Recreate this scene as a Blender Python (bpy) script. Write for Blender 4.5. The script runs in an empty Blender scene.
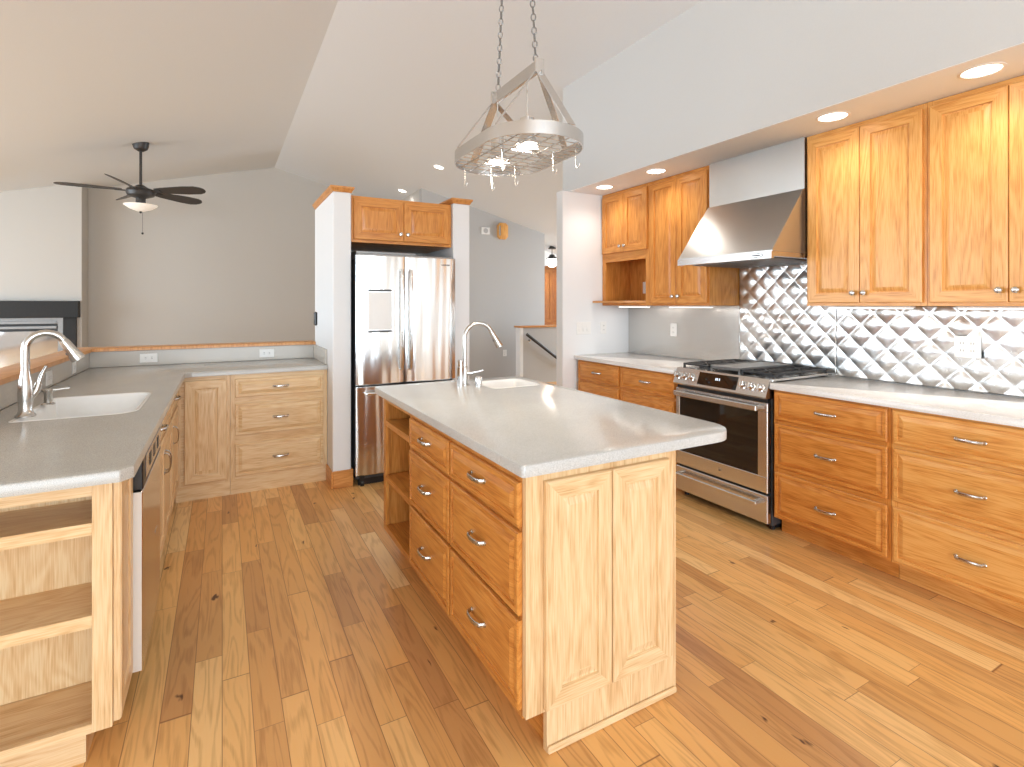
import bpy, bmesh, math, random
from mathutils import Vector, Matrix
from mathutils.geometry import tessellate_polygon
random.seed(11)
R = math.radians
S = bpy.context.scene
COL = S.collection

# ------------------------------------------------------------ camera, world, added daylight fill, exposure
cam_d = bpy.data.cameras.new('camera')
cam = bpy.data.objects.new('camera', cam_d); COL.objects.link(cam)
cam.location = (0, 0, 1.38)
cam.rotation_euler = (R(90), 0, R(-28.9))
cam_d.sensor_width = 36
cam_d.lens = 525 / 1024 * 36
cam_d.shift_y = -0.0767
cam_d.clip_start = 0.02
S.camera = cam
S.view_settings.view_transform = 'Standard'
S.view_settings.look = 'None'
S.view_settings.gamma = 1.0
S.view_settings.use_curve_mapping = False
S.view_settings.exposure = 0.0
S.cycles.use_denoising = True
S.cycles.max_bounces = 8
S.cycles.diffuse_bounces = 5
S.cycles.glossy_bounces = 4
S.cycles.caustics_reflective = False
S.cycles.caustics_refractive = False
S.cycles.sample_clamp_indirect = 6

w = bpy.data.worlds.new('daylight'); S.world = w; w.use_nodes = True
wn = w.node_tree
bg = wn.nodes['Background']
bg.inputs['Color'].default_value = (0.86, 0.92, 1.0, 1)
bg.inputs['Strength'].default_value = 1.0


def area(name, loc, rot, sx, sy, power, col=(1, 1, 1)):
    d = bpy.data.lights.new(name, 'AREA'); d.shape = 'RECTANGLE'
    d.size = sx; d.size_y = sy; d.energy = power; d.color = col
    o = bpy.data.objects.new(name, d); COL.objects.link(o)
    o.location = loc; o.rotation_euler = rot
    return o


DAY = (0.76, 0.89, 1.0)
for px_ in (-3.2, -2.0, -.8, .4):
    area('back_window_fill', (px_, -6.35, 1.45), (R(90), 0, 0), .78, 2.2, 105, DAY)  # added fill at an unseen window, split into strips to band steel reflections
area('back_door_fill', (2.1, -6.35, 1.25), (R(90), 0, 0), 1.3, 2.1, 130, DAY)  # added fill at an unseen patio door behind the camera
area('living_window_fill', (-5.85, 6.2, 1.5), (R(90), 0, R(-90)), 5.2, 2.0, 345, DAY)  # added fill standing in for daylight from an unseen living room window
area('dining_window_fill', (-5.85, 0.6, 1.5), (R(90), 0, R(-90)), 3.4, 2.0, 110, DAY)  # added fill at an unseen window on the dining side
area('entry_window_fill', (8.35, 7.0, 1.6), (R(90), 0, R(90)), 1.6, 1.6, 210, DAY)  # added fill to brighten the hall, at an unseen window


# ------------------------------------------------------------ materials
def srgb(r, g, b):
    f = lambda c: (c / 255 / 12.92) if c / 255 <= 0.04045 else ((c / 255 + 0.055) / 1.055) ** 2.4
    return (f(r), f(g), f(b), 1)


def newmat(name):
    m = bpy.data.materials.new(name); m.use_nodes = True
    nt = m.node_tree
    return m, nt, nt.nodes['Principled BSDF']


def node(nt, kind, **kw):
    n = nt.nodes.new(kind)
    for k, v in kw.items():
        if k.startswith('i_'):
            n.inputs[k[2:].replace('_', ' ')].default_value = v
        else:
            setattr(n, k, v)
    return n


def ramp(nt, stops, interp='LINEAR'):
    n = nt.nodes.new('ShaderNodeValToRGB'); n.color_ramp.interpolation = interp
    e = n.color_ramp.elements
    while len(e) < len(stops): e.new(0.5)
    for i, (p, c) in enumerate(stops):
        e[i].position = p; e[i].color = c
    return n


def plain(name, col, rough=0.5, metal=0.0, noise=0.0, nscale=40, bump=0.0, spec=0.5, emit=None, coat=0.0):
    m, nt, b = newmat(name)
    L = nt.links
    b.inputs['Roughness'].default_value = rough
    b.inputs['Metallic'].default_value = metal
    b.inputs['Specular IOR Level'].default_value = spec
    b.inputs['Coat Weight'].default_value = coat
    tc = node(nt, 'ShaderNodeTexCoord')
    nz = node(nt, 'ShaderNodeTexNoise'); nz.inputs['Scale'].default_value = nscale; nz.inputs['Detail'].default_value = 3
    L.new(tc.outputs['Object'], nz.inputs['Vector'])
    k = noise
    lo = tuple(max(0, c * (1 - k)) for c in col[:3]) + (1,)
    hi = tuple(min(1, c * (1 + k)) for c in col[:3]) + (1,)
    rp = ramp(nt, [(0.3, lo), (0.7, hi)])
    L.new(nz.outputs['Fac'], rp.inputs['Fac']); L.new(rp.outputs['Color'], b.inputs['Base Color'])
    if bump:
        bp = node(nt, 'ShaderNodeBump'); bp.inputs['Strength'].default_value = bump; bp.inputs['Distance'].default_value = 0.002
        L.new(nz.outputs['Fac'], bp.inputs['Height']); L.new(bp.outputs['Normal'], b.inputs['Normal'])
    if emit:
        b.inputs['Emission Color'].default_value = emit[0]; b.inputs['Emission Strength'].default_value = emit[1]
    return m


def oak(name, light, mid, dark, rough=0.32, ply=False):
    m, nt, b = newmat(name); L = nt.links
    uv = node(nt, 'ShaderNodeUVMap')
    # broad figure
    mp = node(nt, 'ShaderNodeMapping'); mp.inputs['Scale'].default_value = (1.0, 0.13 if not ply else 0.3, 1)
    L.new(uv.outputs['UV'], mp.inputs['Vector'])
    n1 = node(nt, 'ShaderNodeTexNoise'); n1.inputs['Scale'].default_value = 7 if not ply else 7; n1.inputs['Detail'].default_value = 2
    n1.inputs['Distortion'].default_value = 0.4
    L.new(mp.outputs['Vector'], n1.inputs['Vector'])
    wv = node(nt, 'ShaderNodeMath', operation='MULTIPLY'); wv.inputs[1].default_value = 75
    L.new(n1.outputs['Fac'], wv.inputs[0])
    sn = node(nt, 'ShaderNodeMath', operation='SINE'); L.new(wv.outputs[0], sn.inputs[0])
    sn2 = node(nt, 'ShaderNodeMapRange'); sn2.inputs['From Min'].default_value = -1; L.new(sn.outputs[0], sn2.inputs['Value'])
    # fine pores
    mp2 = node(nt, 'ShaderNodeMapping'); mp2.inputs['Scale'].default_value = (1.0, 0.035, 1)
    L.new(uv.outputs['UV'], mp2.inputs['Vector'])
    n2 = node(nt, 'ShaderNodeTexNoise'); n2.inputs['Scale'].default_value = 260; n2.inputs['Detail'].default_value = 2
    L.new(mp2.outputs['Vector'], n2.inputs['Vector'])
    # slow tone drift across boards
    mp3 = node(nt, 'ShaderNodeMapping'); mp3.inputs['Scale'].default_value = (1.0, 0.02, 1)
    L.new(uv.outputs['UV'], mp3.inputs['Vector'])
    n3 = node(nt, 'ShaderNodeTexNoise'); n3.inputs['Scale'].default_value = 22; n3.inputs['Detail'].default_value = 1
    L.new(mp3.outputs['Vector'], n3.inputs['Vector'])
    a = node(nt, 'ShaderNodeMath', operation='MULTIPLY'); a.inputs[1].default_value = 0.13; L.new(sn2.outputs['Result'], a.inputs[0])
    c = node(nt, 'ShaderNodeMath', operation='MULTIPLY'); c.inputs[1].default_value = 0.72; L.new(n2.outputs['Fac'], c.inputs[0])
    d = node(nt, 'ShaderNodeMath', operation='MULTIPLY'); d.inputs[1].default_value = 0.30; L.new(n3.outputs['Fac'], d.inputs[0])
    s1 = node(nt, 'ShaderNodeMath', operation='ADD'); L.new(a.outputs[0], s1.inputs[0]); L.new(c.outputs[0], s1.inputs[1])
    s2 = node(nt, 'ShaderNodeMath', operation='ADD'); L.new(s1.outputs[0], s2.inputs[0]); L.new(d.outputs[0], s2.inputs[1])
    rp = ramp(nt, [(0.34, dark), (0.53, mid), (0.70, light)])
    L.new(s2.outputs[0], rp.inputs['Fac'])
    L.new(rp.outputs['Color'], b.inputs['Base Color'])
    b.inputs['Roughness'].default_value = rough
    b.inputs['Specular IOR Level'].default_value = 0.45
    bp = node(nt, 'ShaderNodeBump'); bp.inputs['Strength'].default_value = 0.12; bp.inputs['Distance'].default_value = 0.001
    L.new(n2.outputs['Fac'], bp.inputs['Height']); L.new(bp.outputs['Normal'], b.inputs['Normal'])
    return m


def steel(name, col, rough, con=.95, bump=0.05, wave=0.0, wscale=(5, 5, 0.6), streak=(90, 90, 2)):
    m, nt, b = newmat(name); L = nt.links
    b.inputs['Metallic'].default_value = 1.0
    tc = node(nt, 'ShaderNodeTexCoord')
    mp = node(nt, 'ShaderNodeMapping'); mp.inputs['Scale'].default_value = streak
    L.new(tc.outputs['Object'], mp.inputs['Vector'])
    nz = node(nt, 'ShaderNodeTexNoise'); nz.inputs['Scale'].default_value = 3; nz.inputs['Detail'].default_value = 4
    L.new(mp.outputs['Vector'], nz.inputs['Vector'])
    lo = tuple(c * con for c in col[:3]) + (1,)
    rp = ramp(nt, [(0.3, lo), (0.7, col)])
    L.new(nz.outputs['Fac'], rp.inputs['Fac']); L.new(rp.outputs['Color'], b.inputs['Base Color'])
    mr = node(nt, 'ShaderNodeMapRange'); mr.inputs['To Min'].default_value = rough * 0.92; mr.inputs['To Max'].default_value = rough * 1.1
    L.new(nz.outputs['Fac'], mr.inputs['Value']); L.new(mr.outputs['Result'], b.inputs['Roughness'])
    bp = node(nt, 'ShaderNodeBump'); bp.inputs['Strength'].default_value = bump; bp.inputs['Distance'].default_value = 0.0006
    L.new(nz.outputs['Fac'], bp.inputs['Height'])
    last = bp
    if wave:
        mp2 = node(nt, 'ShaderNodeMapping'); mp2.inputs['Scale'].default_value = wscale
        L.new(tc.outputs['Object'], mp2.inputs['Vector'])
        n2 = node(nt, 'ShaderNodeTexNoise'); n2.inputs['Scale'].default_value = 1.6; n2.inputs['Detail'].default_value = 1
        L.new(mp2.outputs['Vector'], n2.inputs['Vector'])
        b2 = node(nt, 'ShaderNodeBump'); b2.inputs['Strength'].default_value = wave; b2.inputs['Distance'].default_value = 0.05
        L.new(n2.outputs['Fac'], b2.inputs['Height']); L.new(bp.outputs['Normal'], b2.inputs['Normal'])
        last = b2
    L.new(last.outputs['Normal'], b.inputs['Normal'])
    return m


def speckle(name, base, rough=0.25):
    m, nt, b = newmat(name); L = nt.links
    tc = node(nt, 'ShaderNodeTexCoord')
    n1 = node(nt, 'ShaderNodeTexNoise'); n1.inputs['Scale'].default_value = 420; n1.inputs['Detail'].default_value = 1
    L.new(tc.outputs['Object'], n1.inputs['Vector'])
    n2 = node(nt, 'ShaderNodeTexNoise'); n2.inputs['Scale'].default_value = 3; n2.inputs['Detail'].default_value = 2
    L.new(tc.outputs['Object'], n2.inputs['Vector'])
    r1 = ramp(nt, [(0.32, tuple(c * 0.66 for c in base[:3]) + (1,)), (0.45, tuple(c * 0.94 for c in base[:3]) + (1,)),
                   (0.6, base), (0.72, tuple(min(1, c * 1.28) for c in base[:3]) + (1,))])
    L.new(n1.outputs['Fac'], r1.inputs['Fac'])
    mx = node(nt, 'ShaderNodeMix', data_type='RGBA', blend_type='MULTIPLY'); mx.inputs['Factor'].default_value = 0.25
    L.new(r1.outputs['Color'], mx.inputs[6]); L.new(n2.outputs['Fac'], mx.inputs[7])
    g = node(nt, 'ShaderNodeGamma'); g.inputs['Gamma'].default_value = 0.85; L.new(mx.outputs[2], g.inputs['Color'])
    L.new(g.outputs['Color'], b.inputs['Base Color'])
    b.inputs['Roughness'].default_value = rough
    return m


def floor_mat():
    m, nt, b = newmat('oak_plank_floor'); L = nt.links
    M = lambda op, x=None, y=None, **k: _m(nt, op, x, y)
    tc = node(nt, 'ShaderNodeTexCoord')
    sp = node(nt, 'ShaderNodeSeparateXYZ'); L.new(tc.outputs['Object'], sp.inputs[0])
    xs = M('DIVIDE', sp.outputs['X'], 0.0905)
    xi = M('FLOOR', xs); xf = M('FRACT', xs)
    wn1 = node(nt, 'ShaderNodeTexWhiteNoise', noise_dimensions='1D'); L.new(xi, wn1.inputs['W'])
    off = M('MULTIPLY', wn1.outputs['Value'], 7.3)
    wl = node(nt, 'ShaderNodeTexWhiteNoise', noise_dimensions='1D'); L.new(M('ADD', xi, 31.7), wl.inputs['W'])
    ln = M('ADD', M('MULTIPLY', wl.outputs['Value'], 0.6), 0.72)
    ys = M('ADD', M('DIVIDE', sp.outputs['Y'], ln), off)
    # second, irregular joint: warp the board coordinate so lengths differ along a row
    ws = M('ADD', ys, M('MULTIPLY', M('SINE', M('MULTIPLY', ys, 1.7)), 0.33))
    yi = M('FLOOR', ws); yf = M('FRACT', ws)
    cb = node(nt, 'ShaderNodeCombineXYZ'); L.new(xi, cb.inputs[0]); L.new(yi, cb.inputs[1])
    wn2 = node(nt, 'ShaderNodeTexWhiteNoise', noise_dimensions='3D'); L.new(cb.outputs[0], wn2.inputs['Vector'])
    tone = ramp(nt, [(0.0, srgb(198, 146, 94)), (0.14, srgb(214, 162, 102)), (0.5, srgb(229, 175, 108)), (0.8, srgb(238, 191, 126)), (1.0, srgb(246, 211, 154))])
    L.new(wn2.outputs['Value'], tone.inputs['Fac'])
    # grain, shifted per board
    cg = node(nt, 'ShaderNodeCombineXYZ')
    L.new(M('ADD', sp.outputs['X'], M('MULTIPLY', wn2.outputs['Value'], 13.0)), cg.inputs[0])
    L.new(M('ADD', M('MULTIPLY', sp.outputs['Y'], 0.10), M('MULTIPLY', wn2.outputs['Value'], 5.0)), cg.inputs[1])
    L.new(wn2.outputs['Value'], cg.inputs[2])
    g1 = node(nt, 'ShaderNodeTexNoise'); g1.inputs['Scale'].default_value = 13; g1.inputs['Detail'].default_value = 1.5; g1.inputs['Distortion'].default_value = 0.5
    L.new(cg.outputs[0], g1.inputs['Vector'])
    cath = M('ADD', M('MULTIPLY', M('SINE', M('MULTIPLY', g1.outputs['Fac'], 46)), 0.5), 0.5)
    cg2 = node(nt, 'ShaderNodeVectorMath', operation='MULTIPLY'); cg2.inputs[1].default_value = (1, 0.45, 1)
    L.new(cg.outputs[0], cg2.inputs[0])
    g2 = node(nt, 'ShaderNodeTexNoise'); g2.inputs['Scale'].default_value = 150; g2.inputs['Detail'].default_value = 3
    L.new(cg2.outputs[0], g2.inputs['Vector'])
    gr = M('ADD', M('MULTIPLY', cath, 0.4), M('MULTIPLY', g2.outputs['Fac'], 0.8))
    gramp = ramp(nt, [(0.25, srgb(204, 184, 160)), (0.62, (1, 1, 1, 1)), (0.95, srgb(255, 250, 240))])
    L.new(gr, gramp.inputs['Fac'])
    mx = node(nt, 'ShaderNodeMix', data_type='RGBA', blend_type='MULTIPLY'); mx.inputs['Factor'].default_value = 0.62
    L.new(tone.outputs['Color'], mx.inputs[6]); L.new(gramp.outputs['Color'], mx.inputs[7])
    # large soft blotches
    n4 = node(nt, 'ShaderNodeTexNoise'); n4.inputs['Scale'].default_value = 5; n4.inputs['Detail'].default_value = 3
    L.new(cg.outputs[0], n4.inputs['Vector'])
    # knots
    mk = node(nt, 'ShaderNodeVectorMath', operation='MULTIPLY'); mk.inputs[1].default_value = (1, 0.42, 1)
    L.new(tc.outputs['Object'], mk.inputs[0])
    nwk = node(nt, 'ShaderNodeTexNoise'); nwk.inputs['Scale'].default_value = 30; L.new(mk.outputs[0], nwk.inputs['Vector'])
    addk = node(nt, 'ShaderNodeVectorMath', operation='MULTIPLY_ADD'); addk.inputs[1].default_value = (0.07, 0.05, 0.0)
    L.new(nwk.outputs['Color'], addk.inputs[0]); L.new(mk.outputs[0], addk.inputs[2])
    vk = node(nt, 'ShaderNodeTexVoronoi', feature='F1'); vk.inputs['Scale'].default_value = 5.5
    vk.voronoi_dimensions = '2D'
    L.new(addk.outputs[0], vk.inputs['Vector'])
    wk = node(nt, 'ShaderNodeTexWhiteNoise', noise_dimensions='3D'); L.new(vk.outputs['Color'], wk.inputs['Vector'])
    thr = M('MULTIPLY', M('GREATER_THAN', wk.outputs['Value'], 0.72), M('MULTIPLY', wk.outputs['Value'], 0.065))
    kn = node(nt, 'ShaderNodeMapRange'); kn.inputs['From Min'].default_value = 0.0; kn.inputs['From Max'].default_value = 0.035
    kn.inputs['To Min'].default_value = 0; kn.inputs['To Max'].default_value = 1
    L.new(M('SUBTRACT', thr, vk.outputs['Distance']), kn.inputs['Value'])
    mk2 = node(nt, 'ShaderNodeMix', data_type='RGBA', blend_type='MIX'); mk2.inputs[7].default_value = srgb(92, 52, 28)
    L.new(kn.outputs['Result'], mk2.inputs['Factor']); L.new(mx.outputs[2], mk2.inputs[6])
    # seams
    ex = M('MINIMUM', xf, M('SUBTRACT', 1.0, xf))
    ex = M('MULTIPLY', ex, 0.0905)
    ey = M('MULTIPLY', M('MINIMUM', yf, M('SUBTRACT', 1.0, yf)), 0.8)
    sx = node(nt, 'ShaderNodeMapRange'); sx.inputs['From Min'].default_value = 0.0003; sx.inputs['From Max'].default_value = 0.0018
    L.new(M('MINIMUM', ex, ey), sx.inputs['Value'])
    ms = node(nt, 'ShaderNodeMix', data_type='RGBA', blend_type='MIX'); ms.inputs[6].default_value = srgb(146, 98, 60)
    L.new(sx.outputs['Result'], ms.inputs['Factor']); L.new(mk2.outputs[2], ms.inputs[7])
    L.new(ms.outputs[2], b.inputs['Base Color'])
    rr = node(nt, 'ShaderNodeMapRange'); rr.inputs['To Min'].default_value = 0.24; rr.inputs['To Max'].default_value = 0.42
    L.new(g2.outputs['Fac'], rr.inputs['Value']); L.new(rr.outputs['Result'], b.inputs['Roughness'])
    bp = node(nt, 'ShaderNodeBump'); bp.inputs['Strength'].default_value = 0.35; bp.inputs['Distance'].default_value = 0.001
    L.new(sx.outputs['Result'], bp.inputs['Height']); L.new(bp.outputs['Normal'], b.inputs['Normal'])
    return m


def _m(nt, op, x, y=None):
    n = nt.nodes.new('ShaderNodeMath'); n.operation = op
    for i, v in enumerate((x, y)):
        if v is None: continue
        if isinstance(v, (int, float)): n.inputs[i].default_value = v
        else: nt.links.new(v, n.inputs[i])
    return n.outputs[0]


M = {
    'honey': oak('honey_oak', srgb(232, 176, 104), srgb(221, 158, 84), srgb(194, 126, 58)),
    'amber': oak('amber_shaded_oak', srgb(218, 152, 78), srgb(203, 132, 60), srgb(172, 102, 42)),  # oak darkened for fronts in shade; the shade is partly painted in
    'pale': oak('pale_lit_oak', srgb(232, 204, 162), srgb(223, 188, 142), srgb(200, 158, 110)),  # paler oak: partly its own tone, mostly light painted into the colour
    'ply': oak('oak_plywood', srgb(232, 204, 160), srgb(222, 186, 138), srgb(208, 166, 116), ply=True),
    'trim': oak('oak_trim', srgb(216, 156, 92), srgb(200, 136, 74), srgb(170, 106, 52)),
    'door': oak('red_brown_wood', srgb(156, 98, 36), srgb(138, 80, 26), srgb(116, 62, 18), rough=.65),
    'floor': floor_mat(),
    'wall': plain('greige_wall_paint', srgb(196, 191, 184), 0.75, noise=0.015, nscale=160, bump=0.06),
    'wall_cool': plain('grey_wall_paint', srgb(184, 182, 180), 0.75, noise=0.015, nscale=160, bump=0.06),
    'white': plain('white_wall_paint', srgb(230, 231, 232), 0.7, noise=0.01, nscale=160, bump=0.06),
    'ceil': plain('ceiling_paint', srgb(224, 228, 232), 0.8, noise=0.012, nscale=120, bump=0.08),
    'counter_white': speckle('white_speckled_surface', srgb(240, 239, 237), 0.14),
    'soffit_face': plain('soffit_shaded_tone', srgb(206, 206, 205), 0.8, noise=0.01, nscale=120, bump=0.06),  # soffit paint toned down on its upright face, shade put into the colour
    'soffit': plain('soffit_lit_tone', srgb(238, 242, 246), 0.8, noise=0.01, nscale=120, bump=0.06),  # soffit paint lightened for the underside, bounce light put into the colour
    'upstand': speckle('lit_speckled_surface', srgb(206, 198, 187)),  # same surface as the counter, with warmer light put into its colour
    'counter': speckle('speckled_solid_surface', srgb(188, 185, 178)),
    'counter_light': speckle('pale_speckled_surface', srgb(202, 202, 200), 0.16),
    'steel': steel('brushed_steel', (0.66, 0.65, 0.64, 1), 0.26, bump=0.02),
    'steel_h': steel('brushed_steel_sheet', (0.60, 0.595, 0.58, 1), 0.33, streak=(6, 6, 220), con=.985, bump=0.003, wave=0.05, wscale=(1.5, 1.5, 1.5)),
    'steel_splash': steel('brushed_splash_steel', (0.66, 0.64, 0.61, 1), 0.24, streak=(30, 30, 30), bump=0.02, wave=0.12, wscale=(2, 2, 2)),
    'steel_wave': steel('rippled_fridge_steel', (0.74, 0.735, 0.72, 1), 0.19, bump=.01, wave=0.36, wscale=(6, 1, 0.36)),
    'steel_tile': steel('quilted_steel', (0.74, 0.74, 0.73, 1), 0.28, streak=(60, 60, 60), bump=0.03),
    'nickel': steel('brushed_nickel', (0.58, 0.56, 0.53, 1), 0.24, streak=(50, 50, 50), bump=0.02),
    'chrome': steel('polished_chrome', (0.74, 0.74, 0.74, 1), 0.09, streak=(20, 20, 20), bump=0.0),
    'black': plain('black_enamel', (0.012, 0.012, 0.013, 1), 0.35, noise=0.05),
    'glass_black': plain('black_oven_glass', (0.006, 0.006, 0.007, 1), 0.05, noise=0.02, coat=0.5),
    'iron': plain('cast_iron', (0.03, 0.03, 0.032, 1), 0.5, noise=0.15, nscale=200, bump=0.2),
    'darkgrey': plain('dark_grey_plastic', (0.06, 0.06, 0.063, 1), 0.45, noise=0.05),
    'fan': plain('dark_bronze_fan', (0.035, 0.030, 0.027, 1), 0.4, noise=0.1),
    'mantel': plain('charcoal_mantel', (0.016, 0.0155, 0.0155, 1), 0.7, noise=0.1),
    'grill': plain('pewter_metal', (0.26, 0.255, 0.25, 1), 0.4, metal=0.7, noise=0.05),
    'porcelain': plain('white_sink', (0.88, 0.88, 0.87, 1), 0.15, noise=0.01, coat=0.3),
    'plastic': plain('white_plastic', (0.82, 0.81, 0.79, 1), 0.35, noise=0.01),
    'slot': plain('socket_slot', (0.05, 0.05, 0.05, 1), 0.5, noise=0.02),
    'frosted': plain('frosted_glass', (0.85, 0.84, 0.81, 1), 0.4, noise=0.02, emit=((1.0, 0.93, 0.82, 1), 0.25)),
    'lamp': plain('lamp_lens', (1, 1, 1, 1), 0.4, emit=((1.0, 0.95, 0.88, 1), 6.0)),
    'lamp_soft': plain('lamp_soft', (1, 1, 1, 1), 0.4, emit=((1.0, 0.95, 0.88, 1), 1.6)),
    'led': plain('led_strip', (1, 1, 1, 1), 0.4, emit=((1.0, 0.95, 0.88, 1), 3.0)),
    'display': plain('display_digits', (0.1, 0.1, 0.1, 1), 0.4, emit=((0.8, 0.9, 1.0, 1), 2.0)),
    'logo': plain('dark_badge_ink', (0.05, 0.05, 0.055, 1), 0.4, noise=0.02),
    'rubber': plain('black_rubber', (0.015, 0.015, 0.015, 1), 0.7, noise=0.05),
}
gm, gnt, gb = newmat('clear_glass')
gb.inputs['Transmission Weight'].default_value = 1.0; gb.inputs['Roughness'].default_value = 0.02; gb.inputs['IOR'].default_value = 1.1
M['glass'] = gm
fg, fnt, fb = newmat('firebox_glass')
fb.inputs['Base Color'].default_value = (0.10, 0.10, 0.10, 1); fb.inputs['Roughness'].default_value = 0.04
fb.inputs['Specular IOR Level'].default_value = 1.0; fb.inputs['Metallic'].default_value = 0.75
fb.inputs['Base Color'].default_value = (0.62, 0.62, 0.63, 1)
M['fireglass'] = fg

# ------------------------------------------------------------ mesh collector
ORIGIN = {}


class MB:
    def __init__(self, T=None):
        self.v = []; self.f = []; self.T = T or (lambda a, b, c: Vector((a, b, c)))
        self.off = (random.random() * 40, random.random() * 40)

    def board(self):
        self.off = (random.random() * 40, random.random() * 40); return self

    def dirv(self, g):
        o = self.T(0, 0, 0)
        return (self.T(*g) - o)

    def add(self, pts, faces, grain=(0, 0, 1)):
        n = len(self.v); self.v += [self.T(*p) for p in pts]
        gd = self.dirv(grain)
        for f in faces: self.f.append(([n + i for i in f], gd, self.off))
        return self

    def addw(self, pts, faces, grain=(0, 0, 1)):
        n = len(self.v); self.v += [Vector(p) for p in pts]
        for f in faces: self.f.append(([n + i for i in f], Vector(grain), self.off))
        return self

    def box(self, a0, a1, b0, b1, c0, c1, g='c', e=0.0):
        if a0 > a1: a0, a1 = a1, a0
        if b0 > b1: b0, b1 = b1, b0
        if c0 > c1: c0, c1 = c1, c0
        gr = {'a': (1, 0, 0), 'b': (0, 1, 0), 'c': (0, 0, 1)}[g]
        e = min(e, (a1 - a0) * .45, (b1 - b0) * .45, (c1 - c0) * .45)
        if e <= 0:
            p = [(a, b, c) for a in (a0, a1) for b in (b0, b1) for c in (c0, c1)]
            return self.add(p, [(0, 1, 3, 2), (4, 6, 7, 5), (0, 4, 5, 1), (2, 3, 7, 6), (0, 2, 6, 4), (1, 5, 7, 3)], gr)
        A, B, C = (a0, a1), (b0, b1), (c0, c1)
        p = []; idx = {}
        for i in (0, 1):
            for j in (0, 1):
                for k in (0, 1):
                    a, b, c = A[i], B[j], C[k]
                    si, sj, sk = (1, -1)[i], (1, -1)[j], (1, -1)[k]
                    idx[i, j, k, 0] = len(p); p.append((a, b + sj * e, c + sk * e))
                    idx[i, j, k, 1] = len(p); p.append((a + si * e, b, c + sk * e))
                    idx[i, j, k, 2] = len(p); p.append((a + si * e, b + sj * e, c))
        F = []
        for s in (0, 1):
            F.append([idx[s, 0, 0, 0], idx[s, 1, 0, 0], idx[s, 1, 1, 0], idx[s, 0, 1, 0]])
            F.append([idx[0, s, 0, 1], idx[1, s, 0, 1], idx[1, s, 1, 1], idx[0, s, 1, 1]])
            F.append([idx[0, 0, s, 2], idx[1, 0, s, 2], idx[1, 1, s, 2], idx[0, 1, s, 2]])
        for s in (0, 1):
            for t in (0, 1):
                F.append([idx[0, s, t, 1], idx[1, s, t, 1], idx[1, s, t, 2], idx[0, s, t, 2]])
                F.append([idx[s, 0, t, 0], idx[s, 1, t, 0], idx[s, 1, t, 2], idx[s, 0, t, 2]])
                F.append([idx[s, t, 0, 0], idx[s, t, 1, 0], idx[s, t, 1, 1], idx[s, t, 0, 1]])
        for i in (0, 1):
            for j in (0, 1):
                for k in (0, 1): F.append([idx[i, j, k, 0], idx[i, j, k, 1], idx[i, j, k, 2]])
        return self.add(p, F, gr)

    def loops(self, loops, cap0=True, cap1=True, closed=True, grain=(0, 0, 1)):
        n = len(loops[0]); pts = [p for l in loops for p in l]; F = []
        for i in range(len(loops) - 1):
            for j in range(n if closed else n - 1):
                k = (j + 1) % n
                F.append((i * n + j, i * n + k, (i + 1) * n + k, (i + 1) * n + j))
        if cap0: F.append(tuple(range(n)))
        if cap1: F.append(tuple(range((len(loops) - 1) * n, len(loops) * n)))
        return self.add(pts, F, grain)

    def lathe(self, c, prof, axis=(0, 0, 1), seg=20, cap=True):
        ax = Vector(axis).normalized()
        u = ax.orthogonal().normalized(); v = ax.cross(u); c = Vector(c)
        L = []
        for r, h in prof:
            L.append([tuple(c + ax * h + (u * math.cos(t) + v * math.sin(t)) * max(r, 1e-5)) for t in [2 * math.pi * k / seg for k in range(seg)]])
        return self.loops(L, cap, cap)

    def cyl(self, p, q, r, seg=14, r2=None):
        p = Vector(p); q = Vector(q)
        return self.lathe(p, [(r, 0), (r if r2 is None else r2, (q - p).length)], q - p, seg)

    def tube(self, path, r, seg=10, wide=None, r2=None):
        P = [Vector(p) for p in path]; n = len(P)
        rr = r if isinstance(r, (list, tuple)) else [r] * n
        L = []; prev = None
        for i in range(n):
            t = (P[min(i + 1, n - 1)] - P[max(i - 1, 0)]).normalized()
            if wide is not None: u = Vector(wide).normalized()
            elif prev is None: u = t.orthogonal().normalized()
            else: u = (prev - t * prev.dot(t)).normalized()
            prev = u; v = t.cross(u)
            a = rr[i]; b = a if r2 is None else r2
            L.append([tuple(P[i] + u * a * math.cos(s) + v * b * math.sin(s)) for s in [2 * math.pi * k / seg for k in range(seg)]])
        return self.loops(L)

    def prism(self, poly, c0, c1, grain=(1, 0, 0)):      # poly in (a, b), extruded along c
        return self.loops([[(x, y, c0) for x, y in poly], [(x, y, c1) for x, y in poly]], grain=grain)

    def build(self, name, m, parent=None, origin=None, sharp=32, tagf=None):
        me = bpy.data.meshes.new(name)
        if origin is None:
            if parent is not None and parent.type == 'EMPTY' or True:
                xs = [p.x for p in self.v]; ys = [p.y for p in self.v]; zs = [p.z for p in self.v]
                origin = Vector(((min(xs) + max(xs)) / 2, (min(ys) + max(ys)) / 2, min(zs)))
        origin = Vector(origin)
        me.from_pydata([tuple(p - origin) for p in self.v], [], [f[0] for f in self.f])
        bm = bmesh.new(); bm.from_mesh(me); bmesh.ops.recalc_face_normals(bm, faces=bm.faces)
        uvl = bm.loops.layers.uv.new('UVMap')
        bm.faces.ensure_lookup_table()
        for i, f in enumerate(bm.faces):
            g = self.f[i][1].normalized(); off = self.f[i][2]; nn = f.normal
            if abs(nn.dot(g)) > 0.85: g = nn.orthogonal()
            u = nn.cross(g)
            if u.length < 1e-6: u = Vector((1, 0, 0))
            u.normalize()
            # fold u so both sides of a board use stable coordinates
            for lp in f.loops:
                p = lp.vert.co + origin
                lp[uvl].uv = (p.dot(u) + off[0], p.dot(g) + off[1])
            f.smooth = True
        bm.to_mesh(me); bm.free()
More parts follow.
